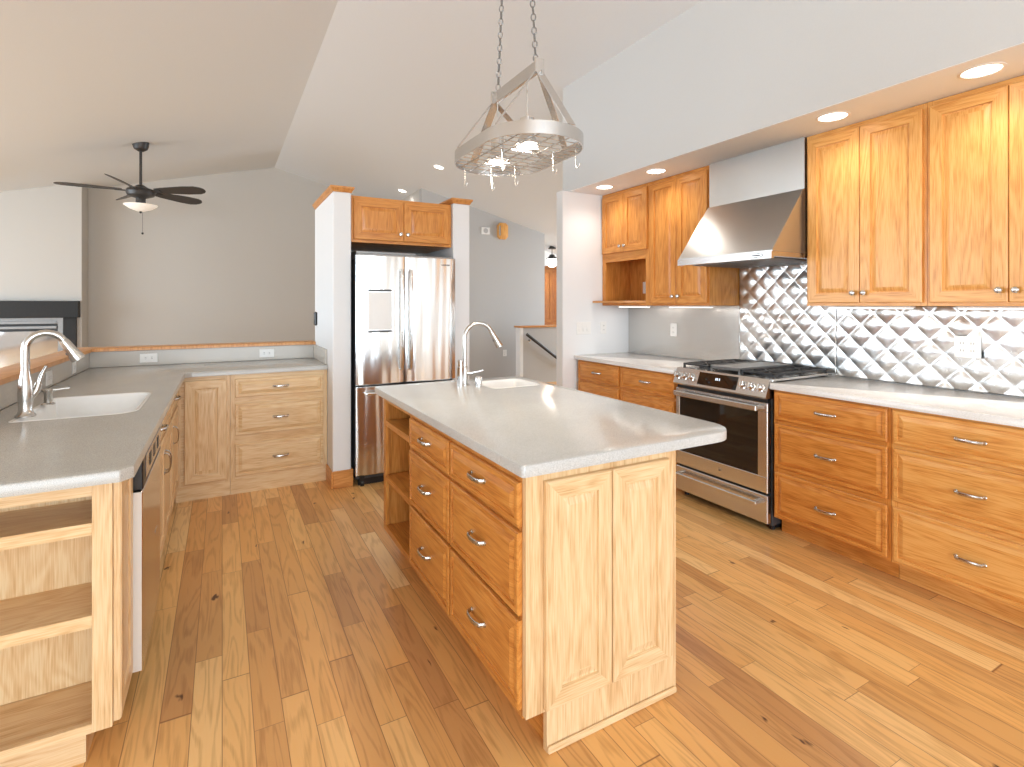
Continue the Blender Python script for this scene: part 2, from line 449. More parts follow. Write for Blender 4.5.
        me.set_sharp_from_angle(angle=R(sharp))
        me.materials.append(m if not isinstance(m, str) else M[m])
        o = bpy.data.objects.new(name, me); COL.objects.link(o)
        ORIGIN[o] = origin
        if parent is not None:
            o.parent = parent; o.location = origin - ORIGIN[parent]
        else: o.location = origin
        return o


def tag(o, label=None, cat=None, group=None, kind=None):
    if label: o['label'] = label
    if cat: o['category'] = cat
    if group: o['group'] = group
    if kind: o['kind'] = kind
    return o


def thing(name, loc, label, cat, group=None):
    o = bpy.data.objects.new(name, None); COL.objects.link(o)
    o.empty_display_size = 0.1
    o.location = loc; ORIGIN[o] = Vector(loc)
    return tag(o, label, cat, group)


def struct(name, mb, m, label=None, parent=None, origin=None):
    o = mb.build(name, m, parent, origin=origin)
    if parent is None: o['kind'] = 'structure'
    if label: o['label'] = label
    return o


def roundpoly(pts, rad, seg=6):
    out = []; n = len(pts)
    for i in range(n):
        p = Vector(pts[i]); a = Vector(pts[i - 1]); b = Vector(pts[(i + 1) % n]); r = rad[i] if isinstance(rad, (list, tuple)) else rad
        if r <= 0: out.append(tuple(p)); continue
        d1 = (a - p).normalized(); d2 = (b - p).normalized()
        ang = math.acos(max(-1, min(1, d1.dot(d2)))); t = r / math.tan(ang / 2)
        c = p + (d1 + d2).normalized() * (r / math.sin(ang / 2))
        s = p + d1 * t; e = p + d2 * t
        a0 = math.atan2(s.y - c.y, s.x - c.x); a1 = math.atan2(e.y - c.y, e.x - c.x)
        da = (a1 - a0 + math.pi) % (2 * math.pi) - math.pi
        for k in range(seg + 1):
            th = a0 + da * k / seg
            out.append((c.x + r * math.cos(th), c.y + r * math.sin(th)))
    return out


def offset_poly(pts, d):        # inward offset for a CCW polygon
    n = len(pts); out = []
    for i in range(n):
        p = Vector(pts[i]); a = Vector(pts[i - 1]); b = Vector(pts[(i + 1) % n])
        e1 = (p - a).normalized(); e2 = (b - p).normalized()
        n1 = Vector((-e1.y, e1.x)); n2 = Vector((-e2.y, e2.x)); nn = (n1 + n2)
        if nn.length < 1e-6: nn = n1
        nn.normalize(); k = max(0.3, nn.dot(n1))
        out.append(tuple(p + nn * d / k))
    return out


def slab(mb, outer, holes, z0, z1, e=0.006):
    inn = offset_poly(outer, e)
    mb.loops([[(x, y, z0) for x, y in outer], [(x, y, z1 - e) for x, y in outer],
              [(x, y, z1 - e * .3) for x, y in offset_poly(outer, e * .3)], [(x, y, z1) for x, y in inn]], False, False)
    for zz, oo in ((z1, inn), (z0, outer)):
        polys = [[Vector((x, y, 0)) for x, y in oo]] + [[Vector((x, y, 0)) for x, y in h] for h in holes]
        flat = [(v.x, v.y, zz) for pl in polys for v in pl]
        mb.add(flat, [tuple(t) for t in tessellate_polygon(polys)])
    for h in holes:
        mb.loops([[(x, y, z0) for x, y in h], [(x, y, z1) for x, y in h]], False, False)
    return mb


def build_slab(name, outer, holes, z0, z1, m, parent=None, e=0.006):
    mb = MB(); slab(mb, outer, holes, z0, z1, e)
    o = mb.build(name, m, parent)
    bm = bmesh.new(); bm.from_mesh(o.data)
    bmesh.ops.remove_doubles(bm, verts=bm.verts, dist=1e-5); bmesh.ops.recalc_face_normals(bm, faces=bm.faces)
    bm.to_mesh(o.data); bm.free(); o.data.set_sharp_from_angle(angle=R(28))
    return o


# local frames: (u along the face, n outwards, z up)
def face_right(x): return lambda u, n, z: Vector((x - n, u, z))        # fronts facing -X (right wall run, island's hidden side)
def face_left(x): return lambda u, n, z: Vector((x + n, u, z))         # fronts facing +X (left run)
def face_front(y): return lambda u, n, z: Vector((u, y - n, z))        # fronts facing the camera


DOOR = [(0, 0), (0, .016), (.004, .020), (.056, .020), (.058, .011), (.064, .010), (.086, .017), (.089, .017)]
DRAW = [(0, 0), (0, .012), (.005, .016), (.020, .016), (.022, .0095), (.046, .0195), (.049, .0195)]


def front(T, u0, u1, z0, z1, m, parent, name, n0=0.001, rings=DOOR):
    mb = MB(T)
    w_, h_ = u1 - u0, z1 - z0
    mx = min(w_, h_) / 2 - .012
    sc = min(1, mx / rings[-1][0])
    off = mb.off; offs = [(random.random() * 40, random.random() * 40) for _ in range(5)]
    for i in range(len(rings) - 1):
        (i0, d0), (i1, d1) = rings[i], rings[i + 1]
        i0 *= sc; i1 *= sc
        A = [(u0 + i0, n0 + d0, z0 + i0), (u1 - i0, n0 + d0, z0 + i0), (u1 - i0, n0 + d0, z1 - i0), (u0 + i0, n0 + d0, z1 - i0)]
        B = [(u0 + i1, n0 + d1, z0 + i1), (u1 - i1, n0 + d1, z0 + i1), (u1 - i1, n0 + d1, z1 - i1), (u0 + i1, n0 + d1, z1 - i1)]
        isdoor = rings is DOOR
        for s in range(4):
            t = (s + 1) % 4
            horiz = s in (0, 2)
            if isdoor and rings[i + 1][0] <= .06: g = (1, 0, 0) if horiz else (0, 0, 1); mb.off = offs[s]
            elif isdoor: g = (0, 0, 1); mb.off = offs[4]
            else: g = (1, 0, 0); mb.off = offs[4]
            mb.add([A[s], A[t], B[t], B[s]], [(0, 1, 2, 3)], g)
    i1, d1 = rings[-1]; i1 *= sc; mb.off = offs[4]
    mb.add([(u0 + i1, n0 + d1, z0 + i1), (u1 - i1, n0 + d1, z0 + i1), (u1 - i1, n0 + d1, z1 - i1), (u0 + i1, n0 + d1, z1 - i1)], [(0, 1, 2, 3)],
           (0, 0, 1) if rings is DOOR else (1, 0, 0))
    mb.add([(u0, n0, z0), (u1, n0, z0), (u1, n0, z1), (u0, n0, z1)], [(0, 1, 2, 3)])
    o = mb.build(name, m, parent)
    bm = bmesh.new(); bm.from_mesh(o.data)
    bmesh.ops.remove_doubles(bm, verts=bm.verts, dist=1e-5); bmesh.ops.recalc_face_normals(bm, faces=bm.faces)
    bm.to_mesh(o.data); bm.free(); o.data.set_sharp_from_angle(angle=R(20))
    return o


def pull(T, u, z, parent, vert=False, n0=.0205, w=.052, m='nickel'):
    mb = MB(T)
    pr = [(-1.0, 0), (-.98, .35), (-.90, .66), (-.65, .88), (-.3, .98), (0, 1), (.3, .98), (.65, .88), (.90, .66), (.98, .35), (1, 0)]
    pts = [((u, n0 + b * .028, z + a * w) if vert else (u + a * w, n0 + b * .028, z)) for a, b in pr]
    mb.tube(pts,   .0082, 10, wide=(1, 0, 0) if vert else (0, 0, 1), r2=.004)
    for a in (-1, 1):
        c = (u, n0, z + a * w) if vert else (u + a * w, n0, z)
        mb.lathe(c, [(.0085, 0), (.0085, .002), (.006, .005)], (0, 1, 0), 12)
    return mb.build('handle', m, parent)


def knob(T, u, z, parent, n0=.0205, m='nickel', name='knob'):
    mb = MB(T)
    mb.lathe((u, n0, z), [(.007, 0), (.006, .008), (.007, .012), (.0145, .017), (.0155, .022), (.013, .026), (.006, .028), (.0005, .0285)], (0, 1, 0), 16)
    return mb.build(name, m, parent)


# ------------------------------------------------------------ room shell
XR, ZR, P = 0.85, 3.925, 0.25
def zc(x): return ZR - P * abs(x - XR)
XW = 3.56            # kitchen right wall
YF = 10.64           # living room gable wall
t_ = .12

mb = MB(); mb.box(-6.1, 8.6, -6.6, 10.8, -.12, 0, 'b'); struct('floor', mb, 'floor', 'honey oak plank floor', origin=(0, 0, 0))


def slope(x0, x1, y0, y1):
    m_ = MB(); T = .1
    z0, z1 = zc(x0), zc(x1)
    m_.add([(x0, y0, z0), (x1, y0, z1), (x1, y1, z1), (x0, y1, z0), (x0, y0, z0 + T), (x1, y0, z1 + T), (x1, y1, z1 + T), (x0, y1, z0 + T)],
           [(0, 1, 2, 3), (4, 5, 6, 7), (0, 1, 5, 4), (1, 2, 6, 5), (2, 3, 7, 6), (3, 0, 4, 7)])
    return m_


struct('ceiling', slope(-6.1, XR, -6.6, 10.8), 'ceil', 'left pitch of the vaulted ceiling')
struct('ceiling.001', slope(XR, 8.6, -6.6, 10.8), 'ceil', 'right pitch of the vaulted ceiling')

SX = 2.83            # soffit face
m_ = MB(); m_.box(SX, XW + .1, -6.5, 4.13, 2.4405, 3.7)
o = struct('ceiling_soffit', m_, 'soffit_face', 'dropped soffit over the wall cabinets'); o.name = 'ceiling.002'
m_ = MB(); m_.box(SX + .001, XW + .1, -6.49, 4.029, 2.4375, 2.4403); struct('ceiling.004', m_, 'soffit', 'underside of the soffit, bounce light painted in')
m_ = MB(); m_.box(XW, XW + .12, -6.5, 4.13, 0, 2.44); struct('wall_right', m_, 'white')
m_ = MB(); m_.box(2.76, XW + .12, 4.03, 4.13, 0, 2.44); struct('wall_kitchen_end', m_, 'white')

# gable wall, closed behind the ceiling
def gable(x0, x1, y0, y1, m, name):
    xs = sorted({x0, x1} | ({XR} if x0 < XR < x1 else set()))
    poly = [(x0, 0), (x1, 0)] + [(x, zc(x) + .02) for x in reversed(xs)]
    a = MB(); a.loops([[(x, y0, z) for x, z in poly], [(x, y1, z) for x, z in poly]])
    return struct(name, a, m)


gable(-6.1, 3.12, YF, YF + t_, 'wall', 'wall_far')
gable(3.0, 3.12, 8.77, YF, 'wall', 'wall_passage')
gable(3.0, 5.5, 8.65, 8.77, 'wall_cool', 'wall_stair')
gable(5.38, 5.5, 8.77, 9.8, 'wall', 'wall_entry_side')
gable(5.38, 8.6, 9.8, 9.92, 'white', 'wall_entry')
# back wall with openings: built of pieces round a window and a patio door
def wall_with_holes(name, m, T, a0, a1, ztop, holes):
    w_ = MB(T)
    xs = sorted({a0, a1} | {h[0] for h in holes} | {h[1] for h in holes})
    for i in range(len(xs) - 1):
        l, r = xs[i], xs[i + 1]; mid = (l + r) / 2
        h = [q for q in holes if q[0] <= mid <= q[1]]
        if not h: w_.box(l, r, 0, t_, 0, ztop)
        else:
            q = h[0]
            if q[2] > 0: w_.box(l, r, 0, t_, 0, q[2])
            w_.box(l, r, 0, t_, q[3], ztop)
    return struct(name, w_, m)


backT = lambda a, b, c: Vector((a, -6.5 - b, c))
leftT = lambda a, b, c: Vector((-6.0 - b, a, c))
rightT = lambda a, b, c: Vector((8.5 + b, a, c))
HB = [(-3.8, 1.0, .25, 2.5), (1.25, 2.95, .02, 2.3)]
HL = [(-1.2, 2.4, .5, 2.15), (3.5, 8.9, .5, 2.15)]
HR = [(6.2, 7.8, .9, 1.95)]
gable(-6.1, 8.6, -3.24, -3.12, 'wall', 'wall_back_gable')
bpy.data.objects.remove(bpy.data.objects['wall_back_gable'])
wall_with_holes('wall_back', 'wall', backT, -6.1, XW + .12, 2.55, HB)
mbg = MB(); poly = [(-6.1, 2.55), (SX + .9, 2.55), (SX + .9, zc(SX + .9) + .02), (XR, ZR + .02), (-6.1, max(2.56, zc(-6.1)))]
mbg.loops([[(x, -6.62, z) for x, z in poly], [(x, -6.5, z) for x, z in poly]]); struct('wall_back_upper', mbg, 'wall')
wall_with_holes('wall_left', 'wall', leftT, -6.6, 10.75, 2.3, HL)
wall_with_holes('wall_entry_right', 'wall', rightT, 4.13, 9.9, 2.1, HR)
m_ = MB(); m_.box(XW + .12, 8.6, 4.03, 4.13, 0, 3.3); struct('wall_hall_near', m_, 'white')
for i, (T, h) in enumerate([(backT, HB[0]), (backT, HB[1]), (leftT, HL[0]), (leftT, HL[1]), (rightT, HR[0])]):
    w_ = MB(T); f = .05
    a0, a1, c0, c1 = h
    w_.box(a0, a1, .02, .10, c0, c0 + f); w_.box(a0, a1, .02, .10, c1 - f, c1)
    nb = max(1, round((a1 - a0) / 1.3))
    for k in range(nb + 1):
        x = a0 + (a1 - a0 - f) * k / nb; w_.box(x, x + f, .025, .095, c0 + f, c1 - f)
    fr = struct('window_%d' % (i + 1), w_, 'plastic')
    g_ = MB(T); g_.box(a0 + f, a1 - f, .055, .061, c0 + f, c1 - f); g_.build('pane', 'glass', fr)

# chimney breast of the fireplace
m_ = MB(); m_.box(-4.2, -1.88, 10.2, YF, 0, zc(-1.88) + .05)
poly = [(-4.2, 0), (-1.88, 0), (-1.88, zc(-1.88) + .02), (-4.2, zc(-4.2) + .02)]
m_ = MB(); m_.loops([[(x, 10.2, z) for x, z in poly], [(x, YF, z) for x, z in poly]]); struct('wall_chimney', m_, 'wall')

# fridge columns
CY0, CY1 = 4.10, 4.97
m_ = MB(); m_.box(.727, .862, CY0, CY1, 0, 2.235, e=.006); struct('wall_fridge_left', m_, 'white')
m_ = MB(); m_.box(1.70, 1.85, CY0, CY1, 0, 2.235, e=.006); struct('wall_fridge_right', m_, 'white')
m_ = MB(); m_.box(.862, 1.70, CY1 - .1, CY1, 0, 2.2); struct('wall_fridge_back', m_, 'wall')


def crown(name, x0, x1, y0, y1, z, lab):
    mb_ = MB()
    prof = [(0.0, 0), (.003, 0), (.007, .010), (.017, .024), (.021, .029), (.021, .042), (.0, .042)]
    L = [[(x0 - d, y0 - d, z + h), (x1 + d, y0 - d, z + h), (x1 + d, y1 + d * .1, z + h), (x0 - d, y1 + d * .1, z + h)] for d, h in prof]
    mb_.loops(L, grain=(0, 1, 0))
    return struct(name, mb_, 'trim', lab)


crown('trim_1', .727, .862, CY0, CY1, 2.235, 'oak crown cap on the white column left of the refrigerator')
crown('trim_2', 1.70, 1.85, CY0, CY1, 2.235, 'oak crown cap on the white column right of the refrigerator')
m_ = MB(); m_.box(.727, .876, CY0 - .014, CY0, 0, .13, 'a', e=.004); m_.box(.713, .727, CY0 - .014, 4.326, 0, .13, 'b', e=.004)
m_.box(.862, .876, CY0, 4.2, 0, .13, 'b', e=.003)
struct('baseboard_column_left', m_, 'trim')
m_ = MB(); m_.box(1.686, 1.864, CY0 - .014, CY0, 0, .13, 'a', e=.004); m_.box(1.85, 1.864, CY0, CY1, 0, .13, 'b', e=.004); struct('baseboard_column_right', m_, 'trim')
for nm, b_ in (('baseboard_far', (-1.88, 3.0, YF - .014, YF, 0, .1)), ('baseboard_chimney', (-1.88, -1.866, 10.2, YF - .014, 0, .1))):
    m_ = MB(); m_.box(*b_, g='a', e=.003); struct(nm, m_, 'trim')

# half walls round the counter, with oak ledges
m_ = MB(); m_.box(-.98, .727, 4.965, 5.09, 0, 1.03); struct('wall_half_far', m_, 'wall')
m_ = MB(); m_.box(-.98, -.885, 1.80, 4.965, 0, 1.03); struct('wall_half_left', m_, 'wall')
led = [(-1.0, 1.78), (-.845, 1.78), (-.845, 4.925), (.727, 4.925), (.727, 5.11), (-1.0, 5.11)]
o = build_slab('trim_3', led, [], 1.03, 1.056, M['trim'], e=.005); o['kind'] = 'structure'; o['label'] = 'oak ledge capping the low wall behind the left counter'
# half wall at the stairs
m_ = MB(); m_.box(4.57, 5.9, 7.9, 8.02, 0, .985); struct('wall_stair_half', m_, 'wall_cool')
m_ = MB(); m_.box(4.515, 4.57, 7.88, 8.04, 0, .985); struct('trim_4', m_, 'white', 'white end post of the low stair wall')
m_ = MB(); m_.box(4.485, 5.9, 7.86, 8.06, .985, 1.015, 'a', e=.006); struct('trim_5', m_, 'trim', 'oak cap of the low stair wall')

# entry door
d1 = thing('door_1', (6.35, 9.79, 0), 'red-brown panelled entry door beyond the stair wall', None)
del d1['label']; d1['kind'] = 'structure'
T = face_front(9.775)
front(T, 5.98, 6.40, .02, 1.0, 'door', d1, 'door_panel'); front(T, 5.98, 6.40, 1.0, 2.16, 'door', d1, 'door_panel')
front(T, 6.40, 6.82, .02, 1.0, 'door', d1, 'door_panel'); front(T, 6.40, 6.82, 1.0, 2.16, 'door', d1, 'door_panel')
m_ = MB(face_front(9.8)); m_.box(5.9, 5.98, 0, .03, 0, 2.24, e=.004); m_.box(6.82, 6.9, 0, .03, 0, 2.24, e=.004); m_.box(5.98, 6.82, 0, .03, 2.16, 2.24, 'a', e=.004)
m_.box(5.98, 6.82, 0, .024, 0, 2.16); m_.build('door_frame', 'door', d1)

# ------------------------------------------------------------ cabinets
def carcass(T, u0, u1, z0, z1, depth, m, parent, opens, kick=None, name='body', ply=None):
    """box with a face frame; opens = list of (u0,u1,z0,z1) left open on the front"""
    mb_ = MB(T); th = .018
    if opens:
        mb_.box(u0, u0 + th, -depth, -.018, z0, z1); mb_.board()
        mb_.box(u1 - th, u1, -depth, -.018, z0, z1); mb_.board()
        mb_.box(u0 + th, u1 - th, -depth, -.018, z0, z0 + th, 'a'); mb_.board()
        mb_.box(u0 + th, u1 - th, -depth, -.018, z1 - th, z1, 'a'); mb_.board()
        mb_.box(u0 + th, u1 - th, -depth, -depth + .008, z0 + th, z1 - th)
    else:
        mb_.box(u0, u1, -depth, -.018, z0, z1)
    # face frame
    us = sorted({u0, u1} | {q for o_ in opens for q in o_[:2]})
    mb_.board()
    if not opens:
        sw = min(.03, (u1 - u0) * .2)
        mb_.box(u0, u0 + sw, -.018, 0, z0, z1, 'c'); mb_.board(); mb_.box(u1 - sw, u1, -.018, 0, z0, z1, 'c'); mb_.board(); mb_.box(u0 + sw, u1 - sw, -.018, 0, z0, z1, 'a')
    else:
        o0 = min(o_[0] for o_ in opens); o1 = max(o_[1] for o_ in opens)
        mb_.box(u0, o0, -.018, 0, z0, z1, 'c', e=.001); mb_.board(); mb_.box(o1, u1, -.018, 0, z0, z1, 'c', e=.001)
        zs = sorted([(o_[2], o_[3]) for o_ in opens]); prev = z0
        for a, b in zs:
            if a > prev: mb_.board(); mb_.box(o0, o1, -.018, 0, prev, a, 'a')
            prev = b
        if prev < z1: mb_.board(); mb_.box(o0, o1, -.018, 0, prev, z1, 'a')
    body = mb_.build(name, m, parent)
    if kick:
        k0, kn, kh, km = kick
        kb = MB(T); kb.box(u0, u1, -depth, kn, 0, kh, 'a'); kb.build('toe_kick', km, parent)
    return body


H3 = [(.694, .862), (.411, .671), (.116, .380)]
# right wall, base run
TR = face_right(2.92)
def drawer_unit(T, u0, u1, m, lab, rows=H3, hw=.052, group=None, base=None, uo=.012, depth=.63, zk=.10, kick=True, top=.874, nkick=-.075):
    c = (u0 + u1) / 2; loc = T(c, -.3, 0)
    t = thing('base_cabinet', loc, lab, 'cabinet', group)
    carcass(T, u0, u1, zk, top, depth, m, t, [], (0, nkick, zk, m) if kick else None)
    for z0, z1 in rows:
        d = front(T, u0 + uo, u1 - uo, z0, z1, m, t, 'drawer', rings=DRAW)
        pull(T, c, (z0 + z1) / 2, d, w=hw)
    return t


drawer_unit(TR, 1.378, 2.012, 'amber', 'honey oak three-drawer base cabinet directly right of the range')
drawer_unit(TR, .735, 1.376, 'honey', 'honey oak three-drawer base cabinet at the right edge, second from the range')
drawer_unit(TR, 2.788, 3.405, 'amber', 'honey oak drawer base cabinet directly left of the range')
drawer_unit(TR, 3.407, 4.0, 'amber', 'honey oak drawer base cabinet at the far end beside the white wall')

# worktops on the right wall
ct = thing('countertop', (3.2, 1.35, .875), 'pale speckled worktop right of the range under the quilted backsplash', 'countertop')
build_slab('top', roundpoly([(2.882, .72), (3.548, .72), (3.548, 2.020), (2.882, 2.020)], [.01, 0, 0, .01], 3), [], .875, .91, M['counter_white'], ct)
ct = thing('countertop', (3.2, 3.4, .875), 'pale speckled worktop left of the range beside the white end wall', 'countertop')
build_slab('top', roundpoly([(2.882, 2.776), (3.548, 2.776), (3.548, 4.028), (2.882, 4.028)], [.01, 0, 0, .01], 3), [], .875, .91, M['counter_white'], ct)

# steel backsplashes
def quilt(y0, y1, z0, z1, name, lab):
    st = .0075; ny = round((y1 - y0) / st); nz = round((z1 - z0) / st); D = .148; Hh = .009
    mb_ = MB(); pts = []
    for i in range(ny + 1):
        for j in range(nz + 1):
            y = y0 + (y1 - y0) * i / ny; z = z0 + (z1 - z0) * j / nz
            a = (y / D + z / D) % 1.0 * 2 - 1; b = (y / D - z / D) % 1.0 * 2 - 1
            h = Hh * ((1 - a * a) * (1 - b * b)) ** .75
            wob = .0035 * math.sin(y * 9.1 + 2 * math.sin(z * 6)) * math.sin(z * 11 + y * 3)
            pts.append((XW - .006 - h + wob * (h / Hh), y, z))
    F = [(i * (nz + 1) + j, (i + 1) * (nz + 1) + j, (i + 1) * (nz + 1) + j + 1, i * (nz + 1) + j + 1) for i in range(ny) for j in range(nz)]
    mb_.add(pts, F)
    o = mb_.build(name, 'steel_tile', None, sharp=180)
    sd = o.modifiers.new('thick', 'SOLIDIFY'); sd.thickness = .002; sd.offset = 0
    return tag(o, lab, 'backsplash')


quilt(2.003, 2.737, .93, 1.665, 'quilted_backsplash', 'diamond-quilted stainless panel on the wall behind the range, below the hood')
quilt(.735, 2.001, .912, 1.374, 'quilted_backsplash', 'diamond-quilted stainless panel under the right wall cabinets, with a double outlet')
m_ = MB(); m_.box(XW - .008, XW - .002, 2.742, 4.028, .912, 1.374, e=.001)
tag(m_.build('steel_backsplash', 'steel_splash'), 'smooth brushed steel backsplash left of the range', 'backsplash')

# upper cabinets
TU = face_right(3.22)
UD = XW - 3.22 - .004
def upper(u0, u1, split, lab, m='honey', z0=1.375, z1=2.435, group=None):
    t = thing('wall_cabinet', TU((u0 + u1) / 2, -.16, z0), lab, 'cabinet', group)
    carcass(TU, u0, u1, z0, z1, UD, m, t, [])
    for k, (a, b) in enumerate([(u0 + .016, split - .0015), (split + .0015, u1 - .016)]):
        d = front(TU, a, b, z0 + .018, z1 - .03, m, t, 'door')
        kx = (split - .030) if k == 0 else (split + .030)
        knob(TU, kx, z0 + .075, d)
    return t


upper(1.352, 1.994, 1.675, 'honey oak two-door wall cabinet directly right of the range hood')
upper(.70, 1.350, 1.022, 'honey oak two-door wall cabinet at the upper right edge of the kitchen', m='honey')
upper(2.745, 3.385, 3.065, 'tall honey oak two-door wall cabinet directly left of the range hood', m='amber')
# cabinet with open niche
t = thing('wall_cabinet', (3.38, 3.7, 1.375), 'honey oak wall cabinet with an open niche, beside the white end wall', 'cabinet')
mb_ = MB(TU)
mb_.box(3.387, 4.022, -UD, -.018, 1.85, 2.435); mb_.board()
mb_.box(3.387, 3.405, -UD, -.018, 1.375, 1.85); mb_.board(); mb_.box(4.004, 4.022, -UD, -.018, 1.375, 1.85); mb_.board()
mb_.box(3.405, 4.004, -UD, -.018, 1.375, 1.395, 'a'); mb_.board(); mb_.box(3.405, 4.004, -UD, -UD + .008, 1.395, 1.85); mb_.board()
mb_.box(3.387, 3.43, -.018, 0, 1.375, 2.435); mb_.board(); mb_.box(3.975, 4.022, -.018, 0, 1.375, 2.435); mb_.board()
mb_.box(3.43, 3.975, -.018, 0, 1.785, 2.435, 'a'); mb_.board(); mb_.box(3.43, 3.975, -.018, 0, 1.375, 1.40, 'a')
mb_.build('body', 'amber', t)
for k, (a, b) in enumerate([(3.403, 3.7035), (3.7065, 4.006)]):
    d = front(TU, a, b, 1.865, 2.405, 'amber', t, 'door'); knob(TU, 3.675 if k == 0 else 3.735, 1.92, d)
mb_ = MB(); mb_.prism([(3.225, 3.43), (3.225, 4.02), (3.10, 4.02), (3.10, 3.72), (3.125, 3.58), (3.18, 3.47)], 1.40, 1.418, grain=(0, 1, 0))
mb_.box(3.22, 3.50, 3.44, 3.965, 1.40, 1.418, 'b')
mb_.build('shelf', 'trim', t)

# over-fridge cabinet
TF = face_front(4.14)
t = thing('wall_cabinet', (1.28, 4.4, 1.85), 'honey oak two-door cabinet above the refrigerator', 'cabinet')
carcass(TF, .866, 1.696, 1.867, 2.225, .6, 'amber', t, [])
for k, (a, b) in enumerate([(.885, 1.2795), (1.2825, 1.676)]):
    d = front(TF, a, b, 1.889, 2.205, 'amber', t, 'door'); knob(TF, 1.252 if k == 0 else 1.31, 1.945, d, m='chrome')

# far cabinets under the left counter
TC = face_front(4.33)
t = drawer_unit(TC, .052, .724, 'pale', 'pale oak three-drawer base cabinet against the white column', rows=[(.705, .840), (.428, .66), (.13, .366)], uo=.03, hw=.05, kick=True, zk=.10, nkick=0.0)
t = thing('base_cabinet', (-.1, 4.6, 0), 'pale oak single-door base cabinet in the inner corner of the left counter', 'cabinet')
carcass(TC, -.284, .050, .10, .874, .6, 'pale', t, [], (0, 0.0, .10, 'pale'))
front(TC, -.232, .030, .12, .845, 'pale', t, 'door')

# left run, faces +X
TL = face_left(-.285)
t = thing('base_cabinet', (-.55, 3.3, 0), 'pale oak sink base cabinet beside the dishwasher', 'cabinet')
carcass(TL, 2.80, 3.77, .10, .874, .0185, 'pale', t, [])
m_ = MB(TL); m_.box(2.80, 3.77, -.10, -.08, 0, .10, 'a'); m_.build('toe_kick', 'pale', t)
for k, (a, b) in enumerate([(2.815, 3.2985), (3.3015, 3.755)]):
    d = front(TL, a, b, .70, .845, 'pale', t, 'drawer', rings=DRAW)
    if k == 0: pull(TL, 3.10, .775, d)
    d = front(TL, a, b, .13, .685, 'pale', t, 'door'); pull(TL, 3.27 if k == 0 else 3.33, .555, d, vert=True)
t = thing('base_cabinet', (-.55, 4.05, 0), 'pale oak drawer-and-door base cabinet between the sink base and the corner', 'cabinet')
carcass(TL, 3.772, 4.325, .10, .874, .4, 'pale', t, [])
m_ = MB(TL); m_.box(3.772, 4.325, -.10, -.08, 0, .10, 'a'); m_.build('toe_kick', 'pale', t)
d = front(TL, 3.79, 4.28, .70, .845, 'pale', t, 'drawer', rings=DRAW); pull(TL, 4.04, .775, d)
d = front(TL, 3.79, 4.28, .13, .685, 'pale', t, 'door'); pull(TL, 3.85, .575, d, vert=True)
# end bookcase
TE = face_front(1.95)
t = thing('shelf_cabinet', (-.55, 2.08, 0), 'pale oak open-shelf end cabinet at the near end of the left counter', 'cabinet')
carcass(TE, -.86, -.287, .12, .874, .25, 'pale', t, [(-.80, -.336, .147, .818)])
for z in (.466, .738):
    m_ = MB(TE); m_.box(-.80, -.336, -.018, 0, z - .036, z, 'a'); m_.board(); m_.box(-.842, -.305, -.242, -.018, z - .02, z, 'a'); m_.build('shelf', 'ply', t)
m_ = MB(TE); m_.box(-.842, -.305, -.2419, -.238, .14, .856); m_.build('back_panel', 'ply', t)
m_ = MB(TE); m_.box(-.86, -.36, -.25, -.06, 0, .12, 'a'); m_.build('toe_kick', 'pale', t)
front(face_left(-.287), 1.958, 2.195, .13, .865, 'pale', t, 'side_panel')

# dishwasher
t = thing('dishwasher', (-.55, 2.51, 0), 'stainless dishwasher with black control strip in the left run', 'dishwasher')
m_ = MB(TL); m_.box(2.212, 2.785, -.40, -.01, .09, .865, e=.003); m_.build('body', 'darkgrey', t)
m_ = MB(TL); m_.box(2.206, 2.790, -.009, .044, .115, .735, e=.004); m_.build('door', 'steel_wave', t)
m_ = MB(TL); m_.box(2.206, 2.790, -.009, .046, .740, .868, e=.004); c = m_.build('control_panel', 'black', t)
m_ = MB(TL); m_.box(2.27, 2.76, .0465, .0485, .765, .845, e=.0008); m_.build('button_strip', 'steel', c)
for k in range(3):
    m_ = MB(TL); m_.box(2.36 + k * .13, 2.41 + k * .13, .0488, .0505, .785, .83, e=.0005); m_.build('button', 'black', c)
m_ = MB(TL); m_.box(2.212, 2.785, -.09, -.07, 0, .09); m_.build('toe_kick', 'black', t)
m_ = MB(TL); m_.box(2.60, 2.66, .0442, .0455, .44, .452, e=.0005); m_.build('badge', 'chrome', t)
m_ = MB(TL); m_.box(2.2005, 2.2055, .0, .042, .12, .735, e=.001); m_.build('door_edge', 'plastic', t)

# left countertop with upstands
SK = roundpoly([(-.755, 2.80), (-.325, 2.80), (-.325, 3.44), (-.755, 3.44)], [.03, .09, .09, .03], 6)
t = thing('countertop', (-.5, 3.0, .875), 'grey speckled L-shaped worktop with the large white sink on the left', 'countertop')
out = roundpoly([(-.868, 1.85), (-.255, 1.85), (-.226, 1.885), (-.226, 4.265), (-.19, 4.30), (.725, 4.30), (.725, 4.945), (-.868, 4.945)], [0, .01, .01, .02, .02, 0, 0, 0], 3)
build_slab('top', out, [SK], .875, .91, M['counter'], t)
m_ = MB(); m_.box(-.884, -.866, 1.86, 4.963, .911, 1.028, e=.002); m_.box(-.866, .709, 4.945, 4.963, .911, 1.028, e=.002); m_.box(.709, .7255, 4.33, 4.963, .911, 1.03, e=.002)
m_.build('upstand', 'upstand', t)


